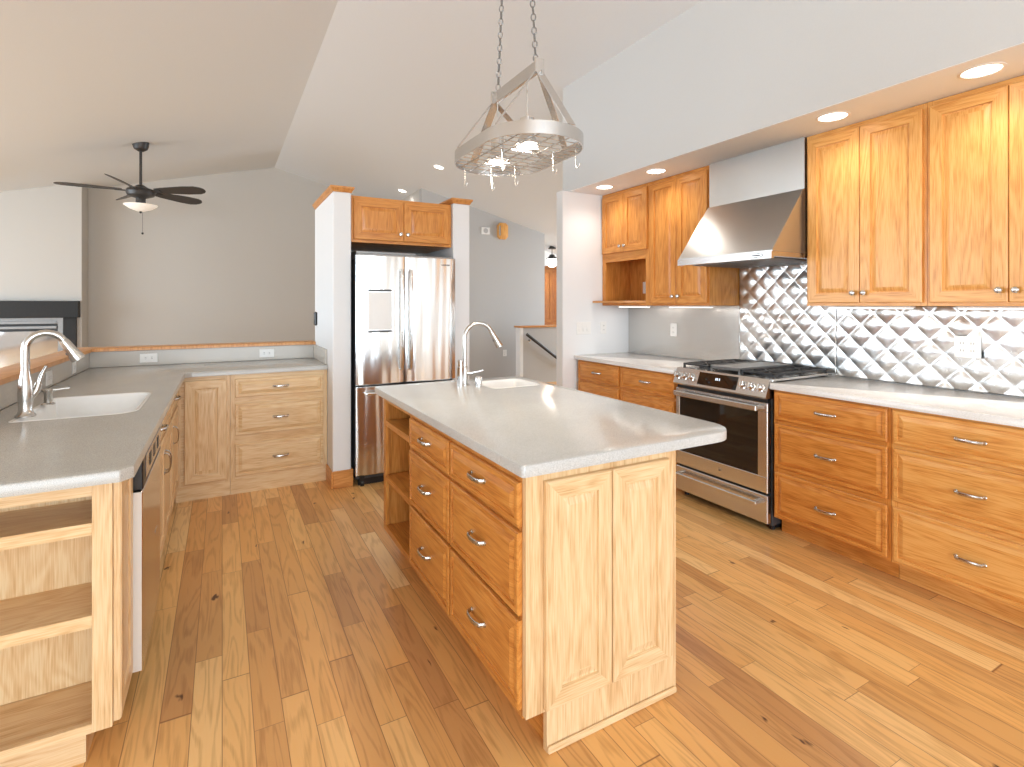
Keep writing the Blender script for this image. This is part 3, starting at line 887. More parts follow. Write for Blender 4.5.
def sink(name, outline, z, depth, lab, drain, rim=.0, drop=.02):
    t = thing(name, (sum(p[0] for p in outline) / len(outline), sum(p[1] for p in outline) / len(outline), z - depth), lab, 'sink')
    mb_ = MB()
    o = lambda d, zz: [(x, y, zz) for x, y in offset_poly(outline, d)]
    mb_.loops([o(-.0, z + rim), o(.004, z + rim + .002), o(.014, z + rim), o(.022, z - .012), o(.032, z - depth + .03), o(.05, z - depth + .012), o(.075, z - depth + .008)], False, True)
    mb_.loops([o(.0, z + rim), o(.0, z - .03), o(.02, z - depth), ], False, True)
    mb_.build('basin', 'porcelain', t)
    d = MB(); d.lathe((drain[0], drain[1], z - depth + .009), [(.045, 0), (.043, .003), (.03, .001), (.01, .0005)], (0, 0, 1), 20); d.build('drain', 'chrome', t)
    return t


sink('kitchen_sink', [(x * 1.0, y) for x, y in offset_poly(SK, .001)], .910, .2, 'large white undermount sink in the grey left counter', (-.54, 3.12))


def faucet(name, base, ang, h, reach, lab, cat, head_down=.10, bell=True, r=.0145, m='nickel', lever_side=1, sc=1.0):
    bx_, by_, bz = base; d = Vector((math.cos(ang), math.sin(ang), 0)); s = Vector((-d.y, d.x, 0)); b = Vector(base)
    t = thing(name, base, lab, cat)
    mb_ = MB()
    if bell:
        mb_.lathe(b, [(.034, 0), (.034, .006), (.027, .014), (.022, .03), (.025, .07), (.0265, .10), (.023, .14), (.017, .175), (.015, .19)], seg=22)
    else:
        mb_.lathe(b, [(.027, 0), (.027, .006), (.019, .010), (.019, .10), (.015, .112)], seg=22)
    mb_.build('base', m, t)
    zb = .19 if bell else .112
    R_ = reach / 2
    pts = [b + Vector((0, 0, zb - .002)), b + Vector((0, 0, (zb + h - R_) / 2)), b + Vector((0, 0, h - R_))]
    for k in range(1, 15):
        a = math.pi - k * (math.pi * .86) / 14
        pts.append(b + d * (R_ + R_ * math.cos(a)) + Vector((0, 0, h - R_ + R_ * math.sin(a))))
    mb_ = MB(); mb_.tube(pts, r, 14); mb_.build('spout', m, t)
    e = pts[-1]; dr = (pts[-1] - pts[-2]).normalized()
    mb_ = MB(); mb_.lathe(e - dr * .004, [(r * 1.08, 0), (r * 1.3, .012), (r * 1.45, .05), (r * 1.85, head_down * .9), (r * 1.9, head_down), (r * 1.2, head_down + .002)], dr, 18)
    hd = mb_.build('spray_head', m, t)
    p = e + dr * .055 + (d * math.sin(.3) + Vector((0, 0, .0))) * 0 + dr.cross(s).normalized() * -(r * 1.5)
    mb_ = MB(); mb_.lathe(p, [(.006, -.002), (.006, .002), (.003, .003)], dr.cross(s).normalized() * -1, 10); mb_.build('spray_button', 'darkgrey', hd)
    # lever
    s = Vector((.85, .52, 0)).normalized() if bell else Vector((.93, -.36, 0)).normalized(); lever_side = 1
    q = b + s * (lever_side * .024) + Vector((0, 0, .105 if bell else .07))
    mb_ = MB()
    if bell:
        mb_.tube([q - s * lever_side * .01 - Vector((0, 0, .03)), q + s * lever_side * .012, q + s * lever_side * .02 + Vector((0, 0, .03))], [.012, .014, .012], 12)
        mb_.tube([q + s * lever_side * .018 + Vector((0, 0, .022)), q + s * lever_side * .028 + Vector((0, 0, .06)), q + s * lever_side * .045 + Vector((0, 0, .10)) + d * .0], [.007, .0075, .0055], 10)
    else:
        mb_.tube([q - s * lever_side * .01, q + s * lever_side * .02], .010, 12)
        mb_.tube([q + s * lever_side * .016, q + s * lever_side * .03 + Vector((0, 0, .004)), q + s * lever_side * .085 + Vector((0, 0, .016))], [.006, .006, .0045], 10)
    mb_.build('lever', m, t)
    return t


faucet('faucet', (-.720, 2.905, .913), R(12), .348, .128, 'large brushed nickel gooseneck faucet at the left counter sink', 'faucet', lever_side=1)
t = thing('soap_dispenser', (-.715, 3.21, .913), 'low brushed nickel soap dispenser behind the left counter sink', 'soap dispenser')
m_ = MB(); m_.lathe((-.715, 3.21, .913), [(.026, 0), (.026, .004), (.016, .010), (.015, .05), (.018, .056), (.018, .07), (.008, .074)]); m_.build('base', 'nickel', t)
m_ = MB(); m_.tube([(-.715, 3.21, .979), (-.68, 3.217, .980), (-.64, 3.225, .983)], [.007, .006, .005], 10); m_.build('nozzle', 'nickel', t)

# ------------------------------------------------------------ island
IX0, IX1, IY0, IY1 = .800, 1.412, 1.363, 2.95
TI = lambda u, n, z: Vector((IX0 - n, u, z))          # drawer side faces -X
TIE = face_front(IY0)
isl = thing('kitchen_island', (1.12, 2.17, 0), 'oak kitchen island with drawers, open shelves and a panelled end', 'island')
mb_ = MB()
mb_.box(IX0 + .02, IX1, IY0 + .0205, 2.455, .12, .874); mb_.build('body', 'amber', isl)
mb_ = MB(); mb_.box(1.30, IX1 - .0185, 2.4555, IY1 - .0185, .12, .74, 'c'); mb_.build('sink_bay', 'amber', isl)
mb_ = MB(); mb_.box(IX1 - .018, IX1, 2.4555, IY1, .12, .874, 'c'); mb_.build('side_panel', 'amber', isl)
mb_ = MB(); mb_.box(IX0 + .02, IX1 - .0185, IY1 - .018, IY1, .12, .874, 'c'); mb_.build('back_panel', 'amber', isl)
mb_ = MB(); mb_.box(IX0 + .02, 1.2995, 2.4555, IY1 - .0185, .12, .14, 'b'); mb_.build('floor_panel', 'amber', isl)
# face frame on the drawer side
mb_ = MB(TI)
mb_.box(IY0 + .0205, 1.400, -.02, 0, .12, .874); mb_.board(); mb_.box(1.920, 1.948, -.02, 0, .12, .874); mb_.board(); mb_.box(2.432, 2.475, -.02, 0, .12, .874); mb_.board(); mb_.box(2.91, IY1, -.02, 0, .12, .874)
for a, b in ((1.400, 1.920), (1.948, 2.432)):
    mb_.board()
    for z0, z1 in ((.815, .874), (.688, .719), (.426, .448), (.12, .163)): mb_.box(a, b, -.02, 0, z0, z1, 'a')
for z0, z1 in ((.84, .874), (.12, .15)): mb_.box(2.475, 2.91, -.02, 0, z0, z1, 'a')
mb_.build('face_frame', 'amber', isl)
for u0, u1, hw in ((1.384, 1.927, .052), (1.942, 2.440, .052)):
    for z0, z1 in ((.705, .840), (.435, .688), (.150, .420)):
        d = front(TI, u0, u1, z0, z1, 'amber', isl, 'drawer', rings=DRAW); pull(TI, (u0 + u1) / 2, (z0 + z1) / 2 + .01, d, w=hw)
for z in (.735, .43):
    m_ = MB(TI); m_.box(2.475, 2.91, -.45, .0, z - .03, z, 'a', e=.001); m_.build('shelf', 'amber', isl)
m_ = MB(); m_.box(IX0 + .09, IX1 - .01, IY0 + .03, IY1 - .02, 0, .12, 'b'); m_.build('toe_kick', 'amber', isl)
# panelled end
mb_ = MB(TIE); mb_.box(IX0, IX1, -.02, 0, .13, .874); mb_.board(); mb_.box(IX0 + .075, IX1, -.02, 0, 0, .13, 'c')
mb_.board(); mb_.box(IX0 + .075, IX1 + .006, 0, .012, 0, .022, 'a', e=.004)
mb_.board(); mb_.box(IX1, IX1 + .006, -.02, .004, 0, .874)
mb_.build('end_panel', 'pale', isl)
front(TIE, .862, 1.116, .142, .842, 'pale', isl, 'panel'); front(TIE, 1.120, 1.374, .142, .842, 'pale', isl, 'panel')

SI = roundpoly([(1.33, 2.62), (1.655, 2.62), (1.655, 2.925), (1.33, 2.925)], .05, 6)
t = thing('countertop', (1.23, 2.17, .875), 'pale grey speckled worktop with rounded corners on the island', 'countertop')
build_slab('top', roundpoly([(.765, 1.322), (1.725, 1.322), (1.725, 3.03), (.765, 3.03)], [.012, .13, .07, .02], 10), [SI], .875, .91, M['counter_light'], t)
sink('prep_sink', offset_poly(SI, .001), .910, .15, 'small white prep sink in the far corner of the island', (1.49, 2.77))
faucet('faucet', (1.245, 2.83, .910), R(-8), .362, .172, 'slim chrome gooseneck faucet on the kitchen island', 'faucet', bell=False, r=.0115, m='nickel', lever_side=-1, head_down=.11)
t = thing('soap_dispenser', (1.205, 2.80, .910), 'tall chrome soap dispenser beside the island faucet', 'soap dispenser')
m_ = MB(); m_.lathe((1.205, 2.80, .910), [(.02, 0), (.02, .11), (.016, .115), (.016, .15), (.010, .154)]); m_.build('body', 'chrome', t)
t = thing('air_gap_cap', (1.30, 2.755, .910), 'short chrome cylinder cap in front of the island faucet', 'cap')
m_ = MB(); m_.lathe((1.30, 2.755, .910), [(.02, 0), (.02, .05), (.016, .058), (.001, .06)]); m_.build('cap', 'chrome', t)

# ------------------------------------------------------------ refrigerator
FX0, FX1, FY = .882, 1.688, 4.02
t = thing('refrigerator', (1.27, 4.4, 0), 'stainless French-door refrigerator between two white columns', 'refrigerator')
TFr = face_front(FY)
m_ = MB(); m_.box(FX0 + .006, FX1 - .006, FY + .05, 4.80, .05, 1.735, e=.004); m_.build('body', 'darkgrey', t)
mid = 1.262
def fdoor(x0, x1, z0, z1, nm):
    mb_ = MB()
    n = 14; L = []
    prof = []
    for k in range(n + 1):
        s = k / n; x = x0 + (x1 - x0) * s
        prof.append((x, FY + .012 - .012 * math.sin(math.pi * s) ** .5))
    poly = prof + [(x1, FY + .047), (x0, FY + .047)]
    e = .006
    mb_.loops([[(x, y + (e if y < FY + .04 else 0), z0) for x, y in poly], [(x, y, z0 + e) for x, y in poly],
               [(x, y, z1 - e) for x, y in poly], [(x, y + (e if y < FY + .04 else 0), z1) for x, y in poly]])
    return mb_.build(nm, 'steel_wave', t)


dl = fdoor(FX0, mid - .003, .770, 1.762, 'door'); dr_ = fdoor(mid + .003, FX1, .770, 1.762, 'door'); dz = fdoor(FX0, FX1, .085, .758, 'freezer_drawer')


def bar(p, q, off, parent, m='steel', r=.0125, r2=.009, bow=.012):
    mb_ = MB(); p = Vector(p); q = Vector(q); off = Vector(off); n = 10
    pts = [p, p + off * .8] + [p.lerp(q, k / n) + off * (1 + bow / off.length * math.sin(math.pi * k / n)) for k in range(n + 1)][1:-1] + [q + off * .8, q]
    mb_.tube(pts, r, 12)
    return mb_.build('handle', m, parent)


bar((mid - .035, FY + .004, .88), (mid - .035, FY + .004, 1.65), (0, -.045, 0), dl, 'chrome')
bar((mid + .035, FY + .004, .88), (mid + .035, FY + .004, 1.65), (0, -.045, 0), dr_, 'chrome')
bar((FX0 + .07, FY + .004, .71), (FX1 - .07, FY + .004, .71), (0, -.045, 0), dz, 'chrome')
m_ = MB(TFr); m_.box(.965, 1.175, -.006, .003, 1.17, 1.50, e=.003); dp = m_.build('dispenser', 'steel', dl)
m_ = MB(TFr); m_.box(.972, 1.150, .0032, .007, 1.485, 1.497, e=.001); m_.build('control_strip', 'darkgrey', dp)
m_ = MB(TFr); m_.box(.972, 1.150, .0032, .006, 1.19, 1.478, e=.002); m_.build('cover', 'plastic', dp)
m_ = MB(TFr); m_.box(.972, 1.150, .0032, .009, 1.172, 1.184, e=.001); m_.build('drip_edge', 'darkgrey', dp)
m_ = MB(); m_.box(FX0 + .02, FX1 - .02, FY + .03, FY + .10, 1.736, 1.775, e=.004); m_.box(FX0 + .02, FX0 + .5, FY + .1, FY + .3, 1.736, 1.80, e=.004); m_.build('hinge_cover', 'grill', t)
m_ = MB(); m_.box(FX0 + .03, FX1 - .03, FY + .06, FY + .09, .0, .05); m_.build('base_grille', 'black', t)
for x in (FX0 + .05, FX1 - .05):
    m_ = MB(); m_.cyl((x - .012, FY + .035, .022), (x + .012, FY + .035, .022), .022, 16); m_.box(x - .015, x + .015, FY + .02, FY + .06, .04, .08); m_.build('caster', 'black', t)


def text(name, body, T3, size, m, parent=None, label=None, ext=.0004):
    cu = bpy.data.curves.new(name, 'FONT'); cu.body = body; cu.size = size; cu.extrude = ext; cu.align_x = 'CENTER'; cu.align_y = 'CENTER'
    tmp = bpy.data.objects.new('t', cu); COL.objects.link(tmp)
    dg = bpy.context.evaluated_depsgraph_get(); dg.update()
    me = bpy.data.meshes.new_from_object(tmp.evaluated_get(dg)); bpy.data.objects.remove(tmp)
    me.materials.clear(); me.materials.append(M[m]); me.name = name
    me.transform(T3)
    o = bpy.data.objects.new(name, me); COL.objects.link(o)
    c = sum((v.co for v in me.vertices), Vector()) / max(1, len(me.vertices))
    me.transform(Matrix.Translation(-c)); ORIGIN[o] = c
    if parent: o.parent = parent; o.location = c - ORIGIN[parent]
    else: o.location = c
    return o


def M_front(x, y, z):          # text readable from -Y
    return Matrix.Translation((x, y, z)) @ Matrix.Rotation(R(90), 4, 'X')
def M_right(x, y, z, tilt=0):          # text on faces pointing -X, readable from the left
    return Matrix.Translation((x, y, z)) @ Matrix.Rotation(R(-90), 4, 'Z') @ Matrix.Rotation(R(90 - tilt), 4, 'X')


text('badge', 'SAMSUNG', M_front(1.60, FY + .0015, 1.705), .016, 'logo', dr_, ext=.002)

# ------------------------------------------------------------ range
RY0, RY1 = 2.028, 2.768
t = thing('gas_range', (3.2, 2.38, 0), 'stainless slide-in gas range with black oven glass', 'range')
m_ = MB(); m_.box(2.925, 3.52, RY0, RY1, .035, .905, e=.003); m_.build('body', 'darkgrey', t)
TRg = face_right(2.885)
# door: frame with window
m_ = MB(TRg)
z0, z1 = .235, .785
m_.box(RY0 + .004, RY1 - .004, -.036, 0, z0, .335, e=.004); m_.box(RY0 + .004, RY1 - .004, -.036, 0, .728, z1, e=.004)
m_.box(RY0 + .004, 2.100, -.036, 0, .331, .732, e=.004); m_.box(2.728, RY1 - .004, -.036, 0, .331, .732, e=.004)
od = m_.build('oven_door', 'steel', t)
m_ = MB(TRg); m_.box(2.096, 2.732, -.03, -.003, .331, .732, e=.001); m_.build('window', 'glass_black', od)
def rbar(y0, y1, z, parent, zt=.018):
    mb_ = MB(TRg)
    for y in (y0 + .02, y1 - .02): mb_.box(y - .013, y + .013, -.002, .05, z - .011, z + .011, e=.003)
    mb_.box(y0, y1, .036, .054, z - zt, z + zt, e=.005)
    return mb_.build('handle', 'steel', parent)
rbar(RY0 + .045, RY1 - .03, .752, od)
m_ = MB(TRg); m_.lathe((2.38, 0, .285), [(.016, 0), (.016, .0015), (.013, .002)], (0, 1, 0), 24); bdg = m_.build('badge', 'chrome', od)
text('letters', 'GE', M_right(2.885 - .0025, 2.38, .285), .016, 'logo', bdg)
m_ = MB(TRg); m_.box(RY0 + .004, RY1 - .004, -.036, 0, .05, .222, e=.005); dw = m_.build('storage_drawer', 'steel', t)
rbar(RY0 + .045, RY1 - .03, .175, dw, zt=.011)
m_ = MB(TRg); m_.box(RY0 + .01, RY1 - .01, -.04, -.012, .787, .812); m_.build('vent_gap', 'black', t)
# sloped control panel
m_ = MB(); A = [(2.868, .812), (2.862, .822), (2.905, .928), (2.96, .928), (2.96, .812)]
m_.loops([[(x, RY0, z) for x, z in A], [(x, RY1, z) for x, z in A]]); cp = m_.build('control_panel', 'steel', t)
sd = Vector((2.905 - 2.862, 0, .928 - .822)).normalized(); nd = Vector((-sd.z, 0, sd.x))
cpT = lambda u, n, s: Vector((2.862, u, .822)) + sd * s + nd * n
m_ = MB(cpT); m_.box(2.245, 2.555, .0005, .003, .014, .102, e=.001); ds = m_.build('display', 'glass_black', cp)
m_ = MB(cpT)
for k, (dx, w_) in enumerate(((0, .006), (.012, .006), (.028, .006))): m_.box(2.412 - dx - w_, 2.412 - dx, .0032, .0036, .058, .074)
m_.build('clock_digits', 'display', ds)
for y in (2.715, 2.645, 2.578, 2.160, 2.105, 2.048) if False else (2.735, 2.672, 2.609, 2.198, 2.135, 2.072):
    m_ = MB(cpT); m_.lathe((y, .0005, .055), [(.027, 0), (.027, .004), (.021, .006), (.0195, .030), (.016, .034), (.001, .034)], (0, 1, 0), 20)
    m_.box(y - .004, y + .004, .034, .042, .037, .073, e=.002)
    m_.build('knob', 'chrome', cp)
# cooktop
m_ = MB(); m_.box(2.925, 3.545, RY0 - .004, RY1 + .004, .9115, .927, e=.003); ck = m_.build('cooktop', 'steel', t)
for (x, y, r_) in ((3.07, 2.155, .045), (3.37, 2.155, .038), (3.07, 2.643, .05), (3.37, 2.643, .036), (3.22, 2.399, .04)):
    m_ = MB(); m_.lathe((x, y, .9272), [(r_ * 1.15, 0), (r_ * 1.1, .008), (r_, .010), (r_, .016), (r_ * .8, .019), (.001, .019)], seg=20); m_.build('burner', 'iron', ck)
for (y0, y1) in ((2.038, 2.272), (2.526, 2.760)):
    m_ = MB(); z = .945; h = .014
    for y in (y0, y1 - .012, (y0 + y1) / 2 - .006): m_.box(2.955, 3.515, y, y + .012, z, z + h, e=.003)
    for x in (2.955, 3.07, 3.14, 3.23, 3.33, 3.40, 3.503): m_.box(x, x + .012, y0, y1, z, z + h, e=.003)
    for x in (2.958, 3.229, 3.503):
        for y in (y0, y1 - .012): m_.box(x, x + .012, y, y + .012, .9272, z)
    for xc in (3.07, 3.37):
        for k in range(4):
            a = math.pi / 4 + k * math.pi / 2
            m_.tube([(xc + .03 * math.cos(a), (y0 + y1) / 2 + .03 * math.sin(a), z + .008), (xc + .11 * math.cos(a), (y0 + y1) / 2 + .11 * math.sin(a), z + .008)], .005, 6)
    m_.build('grate', 'iron', t)
m_ = MB(); z = .945
m_.box(2.955, 3.515, 2.280, 2.518, z + .004, z + .016, e=.004)
m_.box(2.955, 3.515, 2.280, 2.292, z, z + .022, e=.003); m_.box(2.955, 3.515, 2.506, 2.518, z, z + .022, e=.003)
m_.box(2.955, 2.969, 2.280, 2.518, z, z + .022, e=.003); m_.box(3.501, 3.515, 2.280, 2.518, z, z + .022, e=.003)
for x in (2.958, 3.503):
    for y in (2.282, 2.506): m_.box(x, x + .01, y, y + .01, .9272, z)
m_.build('griddle', 'grill', t)
m_ = MB(); m_.box(2.98, 3.5, RY0 + .01, RY1 - .01, .012, .036)
for x in (2.97, 3.48):
    for y in (RY0 + .03, RY1 - .03): m_.cyl((x, y, 0), (x, y, .036), .016, 10)
m_.build('base', 'black', t)

# ------------------------------------------------------------ range hood
HY0, HY1 = 2.000, 2.738
t = thing('range_hood', (3.25, 2.36, 1.66), 'wedge-shaped stainless range hood over the gas range', 'range hood')
def sheet(poly, y0, y1, m, name, parent):
    a = MB(); a.loops([[(x, y0, z) for x, z in poly], [(x, y1, z) for x, z in poly]]); return a.build(name, m, parent)
sheet([(2.885, 1.705), (2.885, 1.712), (3.185, 2.10), (3.195, 2.11), (3.548, 2.11), (3.548, 1.705)], HY0, HY1, 'steel_h', 'canopy', t)
lip = sheet([(2.875, 1.662), (2.875, 1.704), (3.552, 1.704), (3.552, 1.675), (2.90, 1.675), (2.90, 1.662)], HY0, HY1, 'steel', 'lip', t)
sheet([(3.205, 2.112), (3.205, 2.437), (3.552, 2.437), (3.552, 2.112)], HY0 + .001, HY1 - .001, 'steel_h', 'duct_cover', t)
for k in range(2):
    m_ = MB(); y0 = HY0 + .06 + k * .32
    m_.box(2.95, 3.45, y0, y0 + .30, 1.664, 1.6745, e=.003)
    for j in range(12): m_.box(2.96, 3.44, y0 + .012 + j * .024, y0 + .022 + j * .024, 1.660, 1.6645)
    m_.build('filter', 'grill', t)
m_ = MB(face_right(2.875)); m_.loops([[(2.10 + .045 * math.cos(a), n_, 1.683 + .0135 * math.sin(a)) for a in [2 * math.pi * k / 28 for k in range(28)]] for n_ in (0.0002, .002)])
bd = m_.build('badge', 'logo', lip)
m_ = MB(face_right(2.875)); m_.loops([[(2.10 + .041 * math.cos(a), n_, 1.683 + .010 * math.sin(a)) for a in [2 * math.pi * k / 28 for k in range(28)]] for n_ in (0.002, .0026)])
m_.build('badge_face', 'steel', bd)
m_ = MB(face_right(2.875)); m_.box(2.072, 2.128, .0027, .0032, 1.680, 1.687); m_.build('badge_bar', 'logo', bd)

# under-cabinet lights
def under(y0, y1, lab, watts, x=3.30):
    t = thing('under_cabinet_light', (x, (y0 + y1) / 2, 1.352), lab, 'light', None)
    m_ = MB(); m_.box(x - .03, x + .03, y0, y1, 1.362, 1.374, e=.003); m_.build('housing', 'plastic', t)
    m_ = MB(); m_.box(x - .024, x + .024, y0 + .01, y1 - .01, 1.358, 1.3625, e=.001); m_.build('diffuser', 'led', t)
    a = area('under_cabinet_lamp', (x, (y0 + y1) / 2, 1.355), (0, 0, 0), .045, y1 - y0 - .02, watts * .28, (1, .95, .88))
    a.parent = t; a.location = (0, 0, .003)


under(2.80, 3.22, 'slim white strip light under the tall cabinet left of the hood', 4)
under(3.48, 3.86, 'slim white strip light under the niche cabinet by the end wall', 2)
under(1.45, 1.90, 'slim white strip light under the cabinet right of the hood', 4)
under(.80, 1.25, 'slim white strip light under the far right wall cabinet', 4)

# ------------------------------------------------------------ sockets and switches
def plate(T, u, z, w_, h_, lab, kind='outlet', n=1, m='plastic', cat='outlet', horiz=False):
    t = thing('wall_' + kind, T(u, 0, z - h_ / 2), lab, cat)
    mb_ = MB(T); mb_.box(u - w_ / 2, u + w_ / 2, .0004, .006, z - h_ / 2, z + h_ / 2, e=.002); mb_.build('plate', m, t)
    for k in range(n):
        cu = u + (k - (n - 1) / 2) * .046
        if kind == 'outlet':
            for s in (-1, 1):
                cc, cz = (u + s * .02, z) if horiz else (cu, z + s * .02)
                f_ = MB(T); f_.box(cc - .015, cc + .015, .006, .0078, cz - .015, cz + .015, e=.001); fo = f_.build('socket', m, t)
                g_ = MB(T)
                for q in (-.006, .006):
                    if horiz: g_.box(cc - .006, cc + .006, .0079, .0083, cz + q - .0012, cz + q + .0012)
                    else: g_.box(cc + q - .0012, cc + q + .0012, .0079, .0083, cz - .005, cz + .005)
                g_.build('slots', 'slot', fo)
        else:
            f_ = MB(T); f_.box(cu - .016, cu + .016, .006, .0085, z - .032, z + .032, e=.001); f_.board(); f_.box(cu - .013, cu + .013, .0085, .012, z - .028, z + .0, e=.001); f_.build('rocker', m, t)
    return t


TW = face_right(XW - .008)
plate(TW, 3.426, 1.156, .075, .118, 'pale outlet on the smooth steel backsplash left of the range')
plate(face_right(XW - .02), 1.298, 1.152, .118, .118, 'white double outlet on the quilted steel backsplash', n=2)
plate(face_right(XW - .005 - .011), 3.785, 1.545, .05, .11, 'white switch plate inside the open cabinet niche', kind='switch', n=1, cat='switch')
TWE = face_front(4.03)
plate(TWE, 3.00, 1.16, .165, .118, 'white three-gang switch plate on the kitchen end wall', kind='switch', n=3, cat='switch')
plate(TWE, 3.235, 1.16, .072, .116, 'white outlet beside the three-gang switch on the end wall')
plate(face_front(4.945), -.50, .968, .115, .07, 'white horizontal outlet on the far grey upstand, near the corner', horiz=True)
plate(face_front(4.945), .334, .968, .115, .07, 'white horizontal outlet on the far grey upstand, near the white column', horiz=True)
plate(face_left(-.866), 3.89, .965, .115, .08, 'white outlet on the left grey upstand, nearer the big sink', horiz=True)
plate(face_left(-.866), 4.47, .965, .085, .08, 'white outlet on the left grey upstand, nearer the corner', horiz=True)
TS = face_front(8.65)
plate(TS, 4.62, .483, .08, .12, 'small grey outlet low on the grey stair wall')
t = thing('wall_vent_box', (4.217, 8.65, 2.67), 'small white square speaker plate high on the grey stair wall', 'speaker')
m_ = MB(TS); m_.box(4.135, 4.30, 0.0004, .02, 2.67, 2.80, e=.006); m_.build('plate', 'plastic', t)
m_ = MB(TS); m_.lathe((4.217, .02, 2.735), [(.045, 0), (.045, .004), (.03, .005)], (0, 1, 0), 20); m_.build('grille', 'wall_cool', t)
t = thing('door_chime', (4.55, 8.65, 2.62), 'oak octagonal door chime high on the grey stair wall', 'door chime')
m_ = MB(TS)
oc = [(4.50, 2.60), (4.62, 2.60), (4.665, 2.65), (4.665, 2.85), (4.62, 2.90), (4.50, 2.90), (4.455, 2.85), (4.455, 2.65)]
m_.loops([[(x, .0004, z) for x, z in oc], [(x, .05, z) for x, z in oc], [(4.56 + (x - 4.56) * .8, .06, 2.75 + (z - 2.75) * .8) for x, z in oc]]); m_.build('cover', 'honey', t)
m_ = MB(TS); m_.box(4.47, 4.50, .0601, .068, 2.66, 2.84, e=.003); m_.build('chime_tube', 'nickel', t)
t = thing('wall_thermostat', (.727, 4.87, 1.2), 'small black wall device on the side of the left white column', 'thermostat')
m_ = MB(face_right(.727)); m_.box(4.83, 4.90, .0004, .022, 1.20, 1.32, e=.008); m_.build('case', 'black', t)
m_ = MB(face_right(.727)); m_.box(4.845, 4.885, .0222, .024, 1.25, 1.30, e=.001); m_.build('screen', 'grill', t)

# stair handrail
t = thing('handrail', (5.0, 7.87, .3), 'dark sloping handrail on the low stair wall', 'handrail')
m_ = MB(); m_.tube([(4.615, 7.83, .872), (4.66, 7.83, .84), (5.0, 7.83, .602), (5.42, 7.83, .308)], .026, 12); m_.build('rail', 'fan', t)
for x, z in ((4.70, .812), (5.32, .378)):
    m_ = MB(); m_.tube([(x, 7.9, z - .06), (x, 7.86, z - .06), (x, 7.832, z - .02)], .008, 8); m_.lathe((x, 7.8995, z - .06), [(.025, 0), (.025, .006)], (0, -1, 0), 12); m_.build('bracket', 'nickel', t)

# entry lantern
LX, LY = 6.10, 9.30; zt = zc(LX)
t = thing('entry_lantern', (LX, LY, zt), 'small glowing lantern hanging by the entry door', 'lantern')
m_ = MB(); m_.lathe((LX, LY, zt - .05), [(.08, 0), (.08, .02), (.05, .04), (.03, .075)]); m_.build('canopy', 'fan', t)
m_ = MB(); m_.cyl((LX, LY, zt - .17), (LX, LY, zt - .045), .008, 8); m_.build('stem', 'fan', t)
m_ = MB(); m_.lathe((LX, LY, zt - .26), [(.12, 0), (.10, .02), (.06, .06), (.05, .09), (.01, .095)]); m_.build('cap', 'fan', t)
m_ = MB(); m_.lathe((LX, LY, zt - .43), [(.05, 0), (.10, .04), (.115, .12), (.095, .169), (.04, .1695)]); m_.build('shade', 'lamp', t)
a = area('lantern_lamp', (0, 0, 0), (0, 0, 0), .1, .1, 12, (1, .9, .75)); a.parent = t; a.location = (0, 0, -.45)

# ------------------------------------------------------------ fireplace
t = thing('fireplace', (-2.7, 10.2, 0), 'black-framed fireplace with a charcoal mantel board on the chimney wall', 'fireplace')
TFp = face_front(10.2)
m_ = MB(TFp); m_.box(-3.50, -1.895, .0004, .14, 1.19, 1.44, e=.004); m_.build('mantel', 'mantel', t)
for a, b in ((-2.09, -1.935), (-3.46, -3.305)):
    m_ = MB(TFp); m_.box(a, b, .0004, .06, 0, 1.189, e=.004); m_.build('surround_leg', 'mantel', t)
m_ = MB(TFp); m_.box(-3.304, -2.091, .0004, .03, .0, .16); m_.box(-3.304, -2.091, .0004, .03, 1.10, 1.189); m_.box(-3.304, -3.24, .0004, .03, .16, 1.10); m_.box(-2.155, -2.091, .0004, .03, .16, 1.10); fr = m_.build('insert_frame', 'grill', t)
for z in (1.118, 1.045): 
    m_ = MB(TFp); m_.box(-3.23, -2.165, .031 if z > 1.1 else .004, .05, z - .018, z + .024, e=.004); m_.build('louver', 'grill', t)
m_ = MB(TFp); m_.box(-3.24, -2.155, .0004, .006, .99, 1.10); m_.build('vent_slot', 'black', t)
m_ = MB(TFp); m_.box(-3.24, -2.155, .0004, .012, .16, .99); m_.build('glass_door', 'fireglass', t)

# ------------------------------------------------------------ ceiling fan
CX, CY_ = -.93, 8.33; zt = zc(CX); hz = 2.835
t = thing('ceiling_fan', (CX, CY_, zt), 'dark bronze five-blade ceiling fan with frosted bowl light', 'ceiling fan')
m_ = MB(); m_.lathe((CX, CY_, zt - .10), [(.03, 0), (.075, .03), (.09, .07), (.095, .125)]); m_.build('canopy', 'fan', t)
m_ = MB(); m_.cyl((CX, CY_, hz + .10), (CX, CY_, zt - .08), .016, 12); m_.build('downrod', 'fan', t)
m_ = MB(); m_.lathe((CX, CY_, hz - .085), [(.05, 0), (.06, .02), (.10, .035), (.15, .055), (.165, .10), (.15, .135), (.08, .16), (.04, .19), (.018, .20)], seg=28); m_.build('motor', 'fan', t)
m_ = MB(); m_.lathe((CX, CY_, hz - .235), [(.012, 0), (.05, .004), (.12, .03), (.185, .075), (.19, .082), (.06, .083)], seg=28); m_.build('bowl', 'frosted', t)
m_ = MB(); m_.lathe((CX, CY_, hz - .153), [(.055, 0), (.055, .07)]); m_.build('light_neck', 'fan', t)
m_ = MB(); m_.lathe((CX, CY_, hz - .262), [(.004, 0), (.014, .008), (.016, .02), (.01, .028)]); m_.build('finial', 'fan', t)
m_ = MB(); m_.cyl((CX + .02, CY_, hz - .51), (CX + .02, CY_, hz - .25), .002, 6); m_.lathe((CX + .02, CY_, hz - .535), [(.006, 0), (.014, .01), (.010, .026)]); m_.build('pull_chain', 'fan', t)
